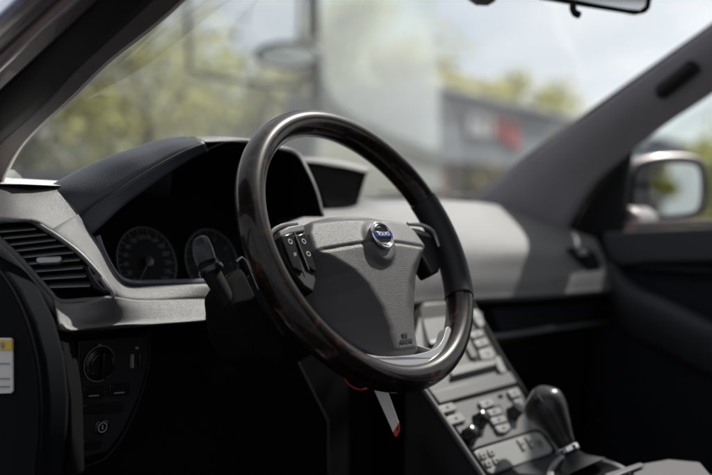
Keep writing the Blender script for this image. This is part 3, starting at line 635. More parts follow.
kb = link('light_knob', join('lk', [g_lathe(kc, LN, [(.022, 0), (.021, .006), (.015, .008), (.014, .010)], 32), g_box(kc+LN*.012, (.007, .012, .034), frame(Vector(), (1, 0, 0), -LN).to_3x3())]), M['blackg'], sw, bevel=.001)
link('knob_ring', join('kr', [g_tube([kc+LN*.004+(Vector((1, 0, 0))*math.cos(t*.2)+Vector((0, -.12, 1))*math.sin(t*.2))*.0225 for t in range(31)], .0006, 6)]), M['grey'], sw)
for px, py in ((100, 345), (90, 353), (89, 362), (90, 371), (137, 348)):
    link('symbol', join('sy', [g_prism([lh(px-1.6, py-1, .0052), lh(px+1.6, py-1.2, .0052), lh(px+1.2, py+1.4, .0052), lh(px-1.4, py+1.2, .0052)], -LN*.0008)]), M['grey'], sw)
for px, py in ((132, 361), (139, 360)):
    link('dimmer_wheel', join('dw', [g_box(lh(px, py, .006), (.003, .006, .018))]), M['grey'] if px < 135 else M['blackg'], sw, bevel=.001)
for x0, x1, yy in ((83, 105, 394), (109, 130, 391), ):
    link('push_button', join('pb', [g_prism([lh(x0, yy-6, .007), lh(x1, yy-7.5, .007), lh(x1, yy+4, .007), lh(x0, yy+5.5, .007)], -LN*.005)]), M['blackg'], sw, bevel=.0015)
    link('button_mark', join('bm', [g_prism([lh((x0+x1)/2-5, yy+1.5, .008), lh((x0+x1)/2+5, yy+.8, .008), lh((x0+x1)/2+5, yy+2, .008), lh((x0+x1)/2-5, yy+2.8, .008)], -LN*.001)]), M['grey'], sw)
for yy in (408, 444):
    link('blank_cover', join('bc', [g_prism([lh(82, yy-3, .006), lh(126 if yy < 420 else 104, yy-6, .006), lh(122 if yy < 420 else 100, yy+5, .006), lh(82, yy+7, .006)], -LN*.004)]), M['blackg'], sw, bevel=.0015)
hc = lh(102, 427, .006)
link('boot_button', join('bb', [g_lathe(hc-LN*.003, LN, [(.010, 0), (.010, .003), (.008, .004)], 24)]), M['blackg'], sw)
link('button_ring', join('br', [g_tube([hc+LN*.0015+(Vector((1, 0, 0))*math.cos(t*.2618)+Vector((0, -.12, 1))*math.sin(t*.2618))*.0062 for t in range(24)], .0007, 6, closed=True), g_box(hc+LN*.0015, (.0014, .001, .006))]), M['mark'], sw)
# moulded edges and pocket
link('panel_edge', join('pe', [g_tube(resample(crv([lh(*p, .003) for p in [(149, 330), (149, 362), (140, 398), (124, 434), (105, 458), (80, 468)]]), 30), .0016, 6)]), M['navy'], ld)
link('column_opening', join('co', [g_prism([lh(*p, .008) for p in [(205, 345), (250, 340), (268, 355), (240, 372), (205, 375)]], -LN*.01)]), M['matte'], ld, bevel=.003)

# sticker on the jamb
stk = root('airbag_sticker', hx(6, 365, -.727), 'yellow and white warning sticker on the door jamb at the left edge', 'sticker')
link('sticker_sheet', join('ss', [g_prism([hx(px, py, -.7275) for px, py in [(-16, 338), (10, 338), (12, 340), (12.5, 391), (11, 393), (-16, 394)]], Vector((.0016, 0, 0)))]), M['white'], stk)
link('yellow_band', join('yb', [g_prism([hx(px, py, -.729) for px, py in [(-15, 339.5), (11.5, 340), (11.8, 350), (-15, 350)]], Vector((.0012, 0, 0)))]), M['yellow'], stk)
link('symbol', join('sy2', [g_lathe(hx(3, 345, -.7285), (-1, 0, 0), [(.0005, 0), (.0035, 0), (.0035, .0015), (.0005, .0015)], 20)]), M['grey'], stk)
for yy in (363, 378, 386):
    link('print_line', join('pl', [g_prism([hx(px, py, -.7285) for px, py in [(-14, yy), (9, yy), (9, yy+1.1), (-14, yy+1.1)]], Vector((.0008, 0, 0)))]), M['grey'], stk)

# ================================================================== STEERING WHEEL
WC = Vector((-.37, 0, 1.05)); TL = R(27.0)
E1 = Vector((1, 0, 0)); E2 = Vector((0, math.sin(TL), math.cos(TL))); EN = Vector((0, -math.cos(TL), math.sin(TL)))
def W(u_, v_, w_=0): return WC+E1*u_+E2*v_+EN*w_
sw_ = root('steering_wheel', WC, 'dark wood and leather steering wheel with grey airbag hub', 'steering wheel')
def rim_arc(a0, a1, rr=.0, n=80, R0=.1745, ca=.0165, cb=.0195, m_=20, shape=None):
    rows = []
    for i in range(n+1):
        t = R(a0+(a1-a0)*i/n); cdir = E1*math.cos(t)+E2*math.sin(t); row = []
        for j in range(m_+1):
            an = 2*math.pi*j/m_; row.append(WC+cdir*(R0+(ca+rr)*math.cos(an))+EN*((cb+rr)*math.sin(an)))
        rows.append(row)
    vs, fs = g_grid(rows); k = len(vs)
    fs = list(fs)+[tuple(range(m_)), tuple(range(n*(m_+1), n*(m_+1)+m_))]
    return vs, fs
for a0, a1, lab in ((22.5, 207, 'upper wood arc of the rim, from the right grip over the top'), (207, 332, 'lower wood arc of the rim')):
    o = link('wood_rim', join('wr', [rim_arc(a0, a1, n=140)]), M['wood'], sw_); o['label'] = lab
link('leather_grip', join('lg', [rim_arc(-27, 22, .0009, 60)]), M['leather'], sw_, bevel=.001)
# thin seam rings at the joints
for an in (22.3, -27.3):
    t = R(an); cdir = E1*math.cos(t)+E2*math.sin(t)
    link('joint_ring', join('jr', [g_tube([WC+cdir*(.1745+.0172*math.cos(j*.2618))+EN*.0202*math.sin(j*.2618) for j in range(24)], .0007, 6, closed=True)]), M['blackg'], sw_)
# thin pale strip along the inner edge on the left
pts = []
for i in range(40):
    t = R(154+i*60/39); pts.append(WC+(E1*math.cos(t)+E2*math.sin(t))*(.1745-.0175)+EN*.002)
link('inner_edge_strip', join('is', [g_tube(pts, [.0008]+[.0022]*38+[.0008], 8)]), M['silverp'], sw_)
pts = []
for i in range(60):
    t = R(-26+i*47/59); pts.append(WC+(E1*math.cos(t)+E2*math.sin(t))*(.1745+.0180*math.cos(R(28)))+EN*.0210*math.sin(R(28)))
link('grip_edge_line', join('st', [g_tube(pts, .0009, 6)]), M['silverp'], sw_)  # thin pale line along the outer edge of the grip

# airbag pad: heightfield over a shield outline
def half(v):
    K = [(.040, .050), (.036, .078), (.028, .098), (.012, .112), (-.010, .117), (-.030, .117), (-.055, .110), (-.085, .094), (-.115, .069), (-.135, .049), (-.146, .038), (-.150, .024)]
    if v >= K[0][0]: return K[0][1]
    for (v0, h0), (v1, h1) in zip(K, K[1:]):
        if v <= v0 and v >= v1: return h0+(h1-h0)*(v0-v)/(v0-v1)
    return K[-1][1]
def sstep(a, b, x): t = max(0, min(1, (x-a)/(b-a))); return t*t*(3-2*t)
def padw(u_, v_):
    h = half(v_); e = abs(u_)/h
    edge = -.016*sstep(.86, 1.0, e)-.004*e*e
    if v_ > .02: edge -= .018*sstep(.022, .040, v_)
    if v_ < -.138: edge -= .010*sstep(-.138, -.150, v_)
    # upper shell leans back; lower face is set in under a crease that dies out at the sides
    cr = -.007-.05*abs(u_)
    up = .026-.17*max(0, v_-cr)-.10*max(0, abs(u_)-.04)
    CK = [(-.012, .100), (-.022, .082), (-.040, .056), (-.060, .038), (-.090, .023), (-.115, .018), (-.160, .018)]
    c = CK[0][1]
    for (v0, c0), (v1, c1) in zip(CK, CK[1:]):
        if v_ <= v0: c = c0+(c1-c0)*min(1, (v0-v_)/(v0-v1))
    q = abs(u_)-c; q = 0 if q < -.006 else ((q+.006)**2/.024 if q < .006 else q)      # rounded ridge
    lo = .0255-.10*max(0, abs(u_)-.04)*sstep(-.075, -.01, v_)-.13*(cr-v_)-.66*q
    k = sstep(cr+.003, cr-.003, v_)
    z = up*(1-k)+lo*k-.0026*math.exp(-((v_-cr)/.0022)**2)*sstep(.108, .09, abs(u_))
    rb = math.hypot(u_/.027, (v_+.008)/.030)
    z += .0065*sstep(1.1, .75, rb)
    return z+edge
nu, nv = 110, 130
rows = []
for j in range(nv+1):
    v_ = .040-.190*j/nv; h = half(v_)
    rows.append([W(h*(2*i/nu-1), v_, padw(h*(2*i/nu-1), v_)) for i in range(nu+1)])
pad = link('airbag_pad', join('ap', [g_grid(rows)]), M['pad'], sw_, solid=.004, off=-1, ang=60)
# pad sides/back
bd = [W(half(v_)*s*.8, v_*.9, -.045) for s in (1, -1) for v_ in ([.040-.190*j/24 for j in range(25)] if s == 1 else [-.150+.190*j/24 for j in range(25)])]
link('pad_back', join('pbk', [g_prism([p+(WC-p)*.04 for p in bd], -EN*.035)]), M['black'], sw_, bevel=.002)
# emblem
ec = W(0.0, -.002, padw(0, -.002)+.0012)
em = link('emblem', join('em', [g_lathe(ec, EN, [(.001, 0), (.0142, 0), (.0142, .0008), (.001, .0008)], 48)]), M['silver'], sw_)
em['label'] = 'round badge with a blue band at the middle of the hub'
link('emblem_ring', join('er', [g_tube([ec+EN*.001+(E1*math.cos(k*math.pi/24)+E2*math.sin(k*math.pi/24))*.0166 for k in range(48)], .0021, 10, closed=True)]), M['chrome'], em)
link('emblem_ring_inner', join('eri', [g_tube([ec+EN*.0012+(E1*math.cos(k*math.pi/24)+E2*math.sin(k*math.pi/24))*.0137 for k in range(48)], .0010, 8, closed=True)]), M['blackg'], em)
link('emblem_band', join('eb', [g_prism([ec+E1*x+E2*y+EN*.0022 for x, y in ((-.0158, -.0036), (.0158, -.0036), (.0158, .0036), (-.0158, .0036))], EN*.0012)]), M['blue'], em, bevel=.0003)
link('emblem_slot', join('es', [g_prism([ec+E1*x+E2*y+EN*.0012 for x, y in ((-.0093, -.009), (.0093, -.009), (.0120, -.0045), (-.0120, -.0045))], EN*.0006), g_prism([ec+E1*x+E2*y+EN*.0012 for x, y in ((-.0120, .0045), (.0120, .0045), (.0076, .0098), (-.0076, .0098))], EN*.0006)]), M['blackg'], em)
text('emblem_lettering', 'VOLVO', .0066, frame(ec+EN*.0036, E1, E2), M['mark'], em, .0003, .00012)
text('airbag_lettering', 'SRS\nAIRBAG', .0072, frame(W(.0, -.128, padw(0, -.128)+.0008), E1, E2+EN*((padw(0, -.120)-padw(0, -.136))/.016)), mat('moulded_letters', (.035, .032, .034), .5), sw_, .0003)
# spokes and control pods
def pod(s):
    out = [(.098, .026), (.128, .023), (.146, .016), (.152, -.008), (.148, -.030), (.136, -.052), (.124, -.060), (.112, -.045), (.112, -.02)]
    if s > 0: out = out[:5]+[(.138, -.040), (.118, -.044), (.112, -.02)]
    P_ = [W(s*x, y, .008) for x, y in out]
    o = link('button_pod', join('pod', [g_prism(P_, -EN*.022)]), M['black'], sw_, bevel=.003, seg=3)
    o['label'] = 'button pod on the %s spoke' % ('left' if s < 0 else 'right')
    link('pod_cap', join('pc', [g_prism([W(s*x, y, .0105) for x, y in ((.103, .0255), (.128, .0225), (.146, .0165), (.149, .008), (.128, .013), (.104, .016))], -EN*.012)]), M['silverp'], o, bevel=.002)
    if s > 0: o.location += -EN*.010
    for (x0, x1) in (((.105, .1245), (.1265, .147)) if s < 0 else ()):
        link('button', join('bt', [g_prism([W(s*x0, .014, .0115), W(s*x1, .010, .0115), W(s*(x1-.002), -.030, .0115), W(s*(x0+.006), -.036, .0115)], -EN*.006)]), M['blackg'], o, bevel=.0015)
        for y in ((.002, -.014) if s < 0 else ()):
            xc = (x0+x1)/2
            link('button_symbol', join('bs', [g_tube([W(s*xc+.0028*math.cos(k*.785), y+.0028*math.sin(k*.785), .0118) for k in range(8)], .0005, 6, closed=True)] if y > -.01 or x0 < .12 else [g_box(W(s*xc, y, .0118), (.004, .001, .004))]), M['mark'], o)
    if s < 0: link('pod_divider', join('pd', [g_tube([W(s*.1255, .013, .0125), W(s*.124, -.034, .0125)], .0006, 6)]), M['silverp'], o)
    link('spoke_trim', join('spt', [g_tube(resample(crv([W(s*.104, .029, .002), W(s*.132, .0255, .004), W(s*.153, .016, .003), W(s*.158, -.004, .0)]), 16), .0028, 10, flat=.6)]), M['silverp'] if s < 0 else M['silver'], sw_)
pod(-1); pod(1)
# lower spoke: satin silver yoke
yo = [(p.x, p.y) for p in crv([(x, y, 0) for x, y in [(-.095, -.130), (-.075, -.140), (-.045, -.147), (0, -.150), (.045, -.147), (.070, -.137), (.090, -.122), (.098, -.121), (.099, -.130), (.085, -.146), (.055, -.160), (0, -.167), (-.055, -.160), (-.085, -.146), (-.099, -.130)]], 5, True)]
link('lower_spoke', join('ls', [g_prism([W(x, y, .012-.5*x*x) for x, y in yo], -EN*.014)]), M['silver'], sw_, bevel=.004, seg=4)
for s in (1,):
    link('spoke_arm', join('sa', [g_tube(resample(crv([W(s*.040, -.10, -.050), W(s*.046, -.125, -.035), W(s*.056, -.150, -.008)]), 12), .009, 10, flat=.5)]), M['silver'] if s > 0 else M['black'], sw_)

# ---- steering column + stalk
colm = root('steering_column', W(0, 0, -.1), 'black steering column shroud between wheel and dash', 'steering column')
rows = []
for k in range(9):
    w0 = -.035-.26*k/8; hw = .062+.012*math.sin(k*.5); hh = .055+.006*k/8; row = []
    for j in range(33):
        an = 2*math.pi*j/32; c_, s_ = math.cos(an), math.sin(an); row.append(W(hw*math.copysign(abs(c_)**.55, c_), -.020+hh*math.copysign(abs(s_)**.55, s_), w0))
    rows.append(row)
vs, fs = g_grid(rows); fs = list(fs)+[tuple(range(32))]
link('shroud', join('sr', [(vs, fs)]), M['black'], colm)
SP = W(0, 0, -.055)
def kh(px, py, d=0): return hp(px, py, SP+EN*d, EN)
link('shroud_seam', join('ssm', [g_tube(resample(crv([kh(236, 262), kh(243, 258), kh(251, 275), kh(262, 300), kh(283, 335)]), 20), .0018, 6)]), M['navy'], colm)
link('side_pod', join('spd', [g_prism([kh(*p) for p in [(226, 280), (243, 262), (262, 300), (290, 345), (285, 362), (250, 352), (232, 325)]], -EN*.05)]), M['matte'], colm, bevel=.01)
stl = root('indicator_stalk', kh(228, 300), 'black indicator stalk with faceted tip left of the steering column', 'stalk')
sp_ = [kh(199, 240, .0), kh(203, 249, .0), kh(206, 262, .0), kh(214, 278, -.003), kh(225, 296, -.008), kh(238, 318, -.014), kh(262, 345, -.03)]
link('stalk_body', join('sb', [g_tube(resample(crv(sp_[2:]), 16), [.0125, .0125, .012, .0115, .011, .0105, .010, .0095, .009, .009, .009, .009, .009, .009, .009, .009], 12, flat=.75)]), M['black'], stl)
link('stalk_tip', join('stp', [g_tube([kh(199, 238), kh(200, 241), kh(203, 252), kh(207, 264)], [.008, .0125, .015, .014], 8, flat=.65)]), mat('stalk_tip_plastic', (.008, .009, .014), .4), stl, bevel=.0015)
link('tip_edge', join('te', [g_tube([kh(202, 238, .006), kh(208, 244, .006), kh(212, 254, .006), kh(216, 262, .004)], .0012, 6)]), M['silverp'], stl)
link('rotary_ring', join('rr', [g_lathe(kh(211, 270), (kh(214, 278)-kh(206, 262)).normalized(), [(.0138, -.003), (.0145, 0), (.0138, .003)], 20)]), M['blackg'], stl)

# ---- key with tag
KP = W(.0, -.155, -.05)
def qh(px, py, d=0): return hp(px, py, Vector((-.29, .0, .90))+Vector((0, 0, 0))-DIR*d, Vector((-.8, -.6, 0)).normalized())
kt = root('key_tag', qh(378, 388), 'white tag with a red tip hanging from the ignition key', 'key tag')
tn = Vector((-.8, -.6, 0)).normalized()
link('tag_strip', join('tg', [g_prism([qh(*p) for p in [(371.5, 384), (386, 384), (388, 392), (399, 422.5), (393, 432.2), (390, 425)]], tn*.0012)]), M['white'], kt, bevel=.0003)
link('tag_tip', join('tt', [g_prism([qh(*p, .0016) for p in [(393.2, 432.5), (399.2, 421.5), (400, 430), (397, 436.5), (395.5, 436.5)]], tn*.0018)]), M['red'], kt, bevel=.0003)
link('tip_mark', join('tm', [g_prism([qh(*p, .003) for p in [(396.5, 428), (398.3, 425.5), (398.2, 429.5), (396.8, 431.5)]], tn*.0006)]), M['black'], kt)
link('key_cord', join('kc', [g_tube(resample(crv([qh(344, 371), qh(345, 379), qh(351, 386), qh(360, 389.5), qh(368, 388), qh(374, 384), qh(376, 376)]), 30), .0009, 6)]), M['red'], kt)
link('key_head', join('kh', [g_prism([qh(*p) for p in [(346, 366), (368, 368), (370, 378), (362, 387), (350, 382)]], -tn*.008)]), M['black'], kt, bevel=.002)

# ================================================================== CENTRE STACK
cs = root('centre_stack', (0, .08, .8), 'silver grey centre console stack of radio and climate controls', 'centre console')
TP = Vector((0, .060, .79)); TN = Vector((0, -.760, .650)).normalized()
def th(px, py, d=0): return hp(px, py, TP+TN*d, TN)
def slab(name, pts, d, t, mt, parent=cs, bevel=.0012, seg=2):
    if name in ('climate_button', 'keypad_button', 'airflow_button', 'seat_button', 'oval_button'):
        cx_ = sum(p[0] for p in pts)/len(pts); cy_ = sum(p[1] for p in pts)/len(pts)
        q0 = th(cx_, cy_, d); sx_ = .0035; up_ = TN.cross(Vector((1, 0, 0)))
        link('button_icon', join('bi', [g_prism([q0+Vector((a*sx_, 0, 0))+up_*b*.0008 for a, b in ((-1, -1), (1, -1), (1, 1), (-1, 1))], TN*.0004), g_prism([q0+Vector((a*.0008, 0, 0))+up_*(b*.0022+.001) for a, b in ((-1, -1), (1, -1), (1, 1), (-1, 1))], TN*.00055)]), M['black'], parent)
    return link(name, join(name, [g_prism([th(px, py, d) for px, py in pts], -TN*t)]), mt, parent, bevel=bevel, seg=seg)
fp = slab('face_plate', [(412, 345), (424, 388), (452, 431), (482, 475), (508, 512), (600, 500), (575, 468), (552, 432), (526, 398), (500, 358), (484, 328), (468, 300), (424, 302)], 0, .03, M['silverp'], bevel=.003)
lft = [th(408, 372, .002), th(424, 390, .002), th(452, 431, .002), th(484, 478, .002), th(512, 520, .002)]
link('side_rail', join('sr1', [g_tube(resample(lft, 20), .0045, 8)]), M['silverp'], cs)
link('side_rail_gap', join('srg', [g_tube(resample([p+Vector((.009, 0, 0))+TN*.0005 for p in lft], 20), .0028, 8)]), M['matte'], cs)
rgt = [th(464, 290, .001), th(484, 325, .001), th(502, 358, .001), th(528, 398, .001), th(554, 432, .001), th(580, 470, .001)]
link('side_rail', join('sr2', [g_tube(resample(rgt, 20), .0045, 8)]), M['black'], cs)
for s, ll in ((-1, lft), (1, rgt)):
    A_ = ll; base = [Vector((p.x*1.0, p.y+.02, .35)) for p in A_]
    loft('console_side', [[p+Vector((s*.004, .0, -.004)) for p in A_], base], M['black'], cs, solid=.004, smooth_lines=False)
# contents, top to bottom
slab('upper_recess', [(420, 306), (468, 300), (478, 318), (470, 330), (452, 352), (430, 356), (424, 345)], .001, .004, M['black'])
slab('radio_display', [(423, 319), (448, 316), (452, 338), (429, 343)], .004, .004, M['silverp'])
slab('display_lip', [(430, 340.5), (451, 336), (452, 339), (431, 344)], .007, .004, M['silver'], bevel=.0006)
slab('oval_button', [(472, 310), (477, 308.5), (482, 315), (485, 324), (481, 328.5), (476, 322)], .006, .006, M['btn'], bevel=.0025, seg=3)
slab('keypad_base', [(455, 336), (473, 328), (484, 330), (499, 356), (496, 361), (476, 363)], .002, .004, M['black'])
for pts in ([(469, 333), (481, 329), (485, 335), (473, 339)], [(474, 341), (486, 337), (490, 344), (478, 348)], [(479, 350), (491, 346), (496, 355), (493, 359), (482, 360)]):
    slab('keypad_button', pts, .006, .005, M['btn'], bevel=.002, seg=3)
slab('small_key', [(462, 338), (468, 336), (478, 356), (472, 358)], .005, .004, M['silverp'])
slab('slot_lip', [(450, 368), (494, 358), (498, 364), (452, 376)], .004, .006, M['btn'], bevel=.0015)
slab('disc_slot', [(449, 378), (494, 367.5), (497, 370.5), (450, 382.5)], .0012, .003, M['matte'], bevel=.0004)
slab('eject_key', [(495, 357), (500, 356), (507, 371), (502, 373.5), (498, 368)], .006, .006, M['btn'], bevel=.0015)
slab('storage_flap', [(432, 392), (510, 371.5), (517, 382), (440, 403)], .0035, .004, M['silverp'], bevel=.001)
slab('flap_gap', [(437, 404.8), (519, 383.5), (521, 385.5), (439, 407)], .0008, .002, M['matte'], bevel=.0003)
for pts in ([(438, 406), (452, 402), (458, 409), (443, 413.5)], [(446, 417), (461, 412.5), (467, 420), (451, 425)]):
    slab('climate_button', pts, .0055, .006, M['btn'], bevel=.0015)
slab('climate_button', [(479, 402), (491, 398), (496, 404), (483, 409)], .0055, .006, M['btn'], bevel=.0015)
slab('indicator_light', [(498, 395), (502, 394), (503.5, 397), (499.5, 398)], .0012, .002, M['matte'], bevel=0)
slab('climate_button', [(508, 391), (518, 388), (522, 395), (512, 398)], .0055, .006, M['btn'], bevel=.0015)
slab('climate_button', [(514, 400), (521, 398), (524, 404), (518, 407)], .0055, .006, M['btn'], bevel=.0015)
slab('airflow_base', [(482, 410), (500, 404), (513, 428), (507, 434), (498, 434)], .0012, .003, M['black'])
for pts in ([(485, 411), (500, 406.5), (503.5, 413), (489, 417)], [(490, 418.5), (504.3, 414.3), (508, 421), (494, 425)], [(495, 426.5), (508.8, 422.3), (511, 428), (506, 432.5), (499, 432.5)]):
    slab('airflow_button', pts, .0055, .005, M['btn'], bevel=.0015)
for px, py, r_ in ((468, 437, .0125), (478.5, 421.5, .0120), (512, 414, .0115)):
    c = th(px, py, 0)
    link('climate_knob', join('ck', [g_lathe(c, TN, [(r_*1.15, 0), (r_*1.1, .003), (r_, .005), (r_*.9, .017), (r_*.7, .019)], 28)]), M['blackg'], cs)
cardpx = [(474, 452), (478, 449), (535, 431.5), (541, 433), (553, 449), (551, 453), (493, 474), (488, 472)]
slab('card_recess', [(471, 450), (478, 446), (536, 428.5), (544, 431), (557, 450), (553, 457), (493, 478), (486, 475)], .0015, .004, M['matte'])
slab('seat_heater_panel', cardpx, .006, .006, M['btn'], bevel=.002)
for x, y in ((483, 456), (491, 453), (488, 464), (496, 461)):
    slab('seat_button', [(x-3, y-2.5), (x+2.5, y-4), (x+5, y+1), (x-.5, y+3)], .009, .005, M['btn'], bevel=.001)
    slab('button_gap', [(x-4, y-3), (x-3.2, y-3.2), (x-.2, y+4.2), (x-1, y+4.6)], .0068, .002, M['black'], bevel=0)
for x, y in ((521, 446), (529, 443.5)):
    slab('panel_slot', [(x-5, y-6), (x-3.8, y-6.4), (x+3, y+5), (x+1.8, y+5.4)], .0068, .002, M['black'], bevel=0)
    slab('seat_button', [(x-3, y-6), (x+1, y-7), (x+6, y+2), (x+3, y+4.5)], .009, .005, M['btn'], bevel=.001)
c = th(539.5, 443, .0062)
link('socket', join('sk', [g_lathe(c, TN, [(.009, 0), (.009, .001), (.006, .0012), (.006, .0004)], 24)]), M['btn'], cs)
link('socket_hole', join('skh', [g_prism([c+TN*.0014+(E1*math.cos(k*.5236)*.0035+TN.cross(E1)*math.sin(k*.5236)*.0065) for k in range(12)], TN*.0004)]), mat('socket_dark_green', (.01, .02, .008), .3), cs)

# console tunnel, gear gate, boot
tz = .705
tun = root('console_tunnel', (0, -.3, .6), 'low console between the seats behind the gear lever', 'console')
rows = []
for Y in (.03, -.02, -.06, -.12, -.3, -.55, -.85):
    z = tz+(.03 if Y > 0 else 0)-(.0 if Y > -.3 else -.02); rows.append([Vector((x*1.0, Y, zz)) for x, zz in ((-.125, .36), (-.125, z-.03), (-.115, z-.006), (-.09, z), (0, z+.004), (.09, z), (.115, z-.006), (.125, z-.03), (.125, .36))])
link('tunnel_shell', join('tns', [g_grid(rows)]), M['navy'], tun, solid=.004, off=-1)
gz = hx(570, 462, 0)
ringp = [(555, 466), (566, 458), (585, 459), (605, 463), (622, 470), (632, 479), (610, 492), (575, 492), (552, 480)]
def zh(px, py, z=.715): v = ray(px, py); return CAMP+v*((z-CAMP.z)/v.z)
link('gate_surround', join('gsr', [g_tube(crv([zh(*p) for p in ringp], 6, True), .006, 10, closed=True)]), M['silver'], tun)
link('gate_plate', join('gpl', [g_prism([zh(*p) for p in ringp], Vector((0, 0, .004)))]), M['blackg'], tun)
link('ashtray_lid', join('al', [g_prism([zh(*p, .722) for p in [(628, 470), (668, 463), (700, 466), (712, 480), (640, 490)]], Vector((0, 0, .006)))]), M['seat'], tun, bevel=.003)
link('lid_strip', join('als', [g_prism([zh(*p, .731) for p in [(604, 476), (640, 464.5), (645, 466.5), (612, 479)]], Vector((0, 0, .003)))]), M['silverp'], tun, bevel=.001)
gl_ = root('gear_lever', hx(573, 462, 0), 'black leather gear lever with a metal collar in front of the console', 'gear lever')
kn = [hx(536, 393, 0), hx(541, 401, 0), hx(548, 411, 0), hx(555, 423, 0), hx(562, 436, 0), hx(568, 447, 0)]
rows = resample(crv([hx(533, 391, 0)]+kn), 18)
prof = [.006, .018, .0265, .0315, .0335, .034, .0335, .032, .030, .0275, .0255, .0235, .0215, .0195, .0175, .016, .015, .014]
link('lever_knob', join('lkb', [g_tube(rows, prof, 28, flat=.85)]), M['knob'], gl_, sub=1)
seam_ = [p+Vector((-.70, -.42, .2)).normalized()*r_*.985 for p, r_ in list(zip(rows, prof))[2:17]]
link('knob_seam', join('ks', [g_tube(seam_, .0009, 6)]), M['black'], gl_)
cA, cB = hx(568, 446, 0), hx(571, 452, 0)
link('lever_collar', join('lc', [g_tube([cA, cB], [.0155, .0155], 24)]), M['chrome'], gl_, bevel=.002)
link('lever_boot', join('lb', [g_tube(resample(crv([cB, hx(575, 460, 0), hx(580, 470, 0)]), 6), [.011, .014, .019, .026, .034, .042], 20)]), M['leather'], gl_)

# ================================================================== PASSENGER DOOR
dr = root('passenger_door', (.74, -.5, .7), 'dark passenger door with armrest, behind the dashboard end', 'door')
XD = .725
def dh(px, py, x=XD): return hx(px, py, x)
belt = [dh(612, 229), dh(640, 226.5), dh(712, 223), dh(860, 217)]
link('belt_rail', join('br', [g_prism([dh(602, 232, .722), dh(640, 230, .722), dh(712, 227, .722), dh(900, 219, .722), dh(900, 262, .722), dh(712, 262, .722), dh(650, 263, .722), dh(620, 266, .722), dh(606, 258, .722)], Vector((.03, 0, 0)))]), M['door'], dr, bevel=.008, seg=3)
link('window_sill', join('wsl', [g_prism([dh(618, 221.5, .745), dh(712, 219, .745), dh(900, 213, .745), dh(900, 219, .745), dh(712, 226, .745), dh(618, 229, .745)], Vector((.05, 0, 0)))]), M['paint'], dr, bevel=.004)
link('door_panel', join('dp', [g_prism([dh(560, 232, .748), dh(900, 226, .748), dh(900, 520, .748), dh(540, 520, .748)], Vector((.03, 0, 0)))]), M['navy'], dr)
arm = [dh(618, 266, .70), dh(626, 282, .695), dh(640, 292, .69), (0, 0, 0)]
aA = [dh(608, 262, .715), dh(618, 278, .71), dh(632, 291, .70), dh(655, 301, .69), dh(685, 316, .68), dh(715, 331, .67), dh(760, 345, .66), dh(860, 352, .66)]
aB = [dh(604, 280, .715), dh(612, 298, .71), dh(628, 312, .70), dh(652, 322, .692), dh(684, 338, .685), dh(714, 352, .68), dh(760, 366, .67), dh(860, 375, .67)]
aT = [p+Vector((.05, 0, .0)) for p in aA]
aC = [p+Vector((.04, 0, -.06)) for p in aB]
loft('armrest', [aT, aA, aB, aC], M['door'], dr, solid=.004)
link('door_pull', join('dpl', [g_tube(resample(crv([dh(640, 268, .735), dh(680, 270, .73), dh(712, 272, .73), dh(800, 272, .735)]), 12), .008, 8)]), M['black'], dr)
link('switch', join('swt', [g_prism([dh(709, 333, .668), dh(716, 331, .668), dh(716, 352, .672), dh(710, 350, .672)], Vector((.004, 0, 0)))]), M['silverp'], dr, bevel=.001)
link('sail_panel', join('slp', [g_prism([dh(565, 240, .735), dh(600, 176, .735), dh(628, 146, .735), dh(627, 160, .735), dh(620, 232, .735)], Vector((.03, 0, 0)))]), M['black'], dr, bevel=.003)
link('window_channel', join('wc', [g_tube([dh(620, 232, .735), dh(626, 170, .735), dh(631, 146, .733)], .006, 8)]), M['rubber'], dr)
link('door_window', join('dwn', [g_prism([dh(620, 231, .755), dh(626, 152, .755), dh(712, 86, .745), dh(900, 20, .735), dh(900, 214, .755)], Vector((.004, 0, 0)))]), M['sideglass'], dr)

# ---- door mirror
dm = root('door_mirror', (.93, .17, 1.1), 'passenger door mirror with silver cap reflecting a green tree and clouds', 'mirror')
MP = Vector((.985, .20, 1.16)); MN = Vector((-.40, -.90, .0)).normalized()
def mh(px, py, d=0): return hp(px, py, MP+MN*d, MN)
mo = [(633, 168), (640, 162), (655, 157.5), (676, 156), (693, 157.5), (702, 162), (706, 174), (707, 192), (705, 208), (700, 215.5), (680, 219), (655, 221), (636, 222), (630, 205), (630, 182)]
shell = [mh(*p) for p in mo]; cen = sum(shell, Vector())/len(shell)
rows = [crv(shell, 5, True)]
for k, (s_, d_) in enumerate(((1.03, -.02), (1.0, -.06), (.85, -.10), (.5, -.135), (.05, -.145))): rows.append([cen+(p-cen)*s_+MN*d_ for p in rows[0]])
rows = [[cen+(p-cen)*.955 - MN*.012 for p in rows[0]], rows[0]]+rows[1:]
rows = [r_+[r_[0]] for r_ in rows]
link('mirror_shell', join('msh', [g_grid(rows)]), M['navy'], dm)
cap = crv(shell, 5, True); nc = len(cap)
top_idx = [i for i in range(nc) if (cap[i]-cen).z > .024]
tp = sorted([cap[i] for i in top_idx], key=lambda p: p.dot(RGT))
loft('silver_cap', [[p+MN*.002+Vector((0, 0, -.003)) for p in tp], [cen+(p-cen)*1.06-MN*.01 for p in tp], [cen+(p-cen)*1.06-MN*.06 for p in tp], [cen+(p-cen)*.9-MN*.11+Vector((0, 0, .004)) for p in tp]], M['paint'], dm, n=24, solid=.002, smooth_lines=False)
gpx = [(652, 166), (660, 162.5), (690, 163), (699, 167), (702, 178), (702, 196), (699, 208), (690, 213.5), (664, 216), (656, 214), (650, 198), (649, 178)]
link('mirror_glass', join('mgl', [g_prism([mh(*p, -.004) for p in gpx], -MN*.004)]), M['mirror'], dm)
link('inner_frame', join('mif', [g_tube(crv([mh(*p, -.003) for p in gpx], 5, True), .0030, 8, closed=True)]), M['silverp'], dm)
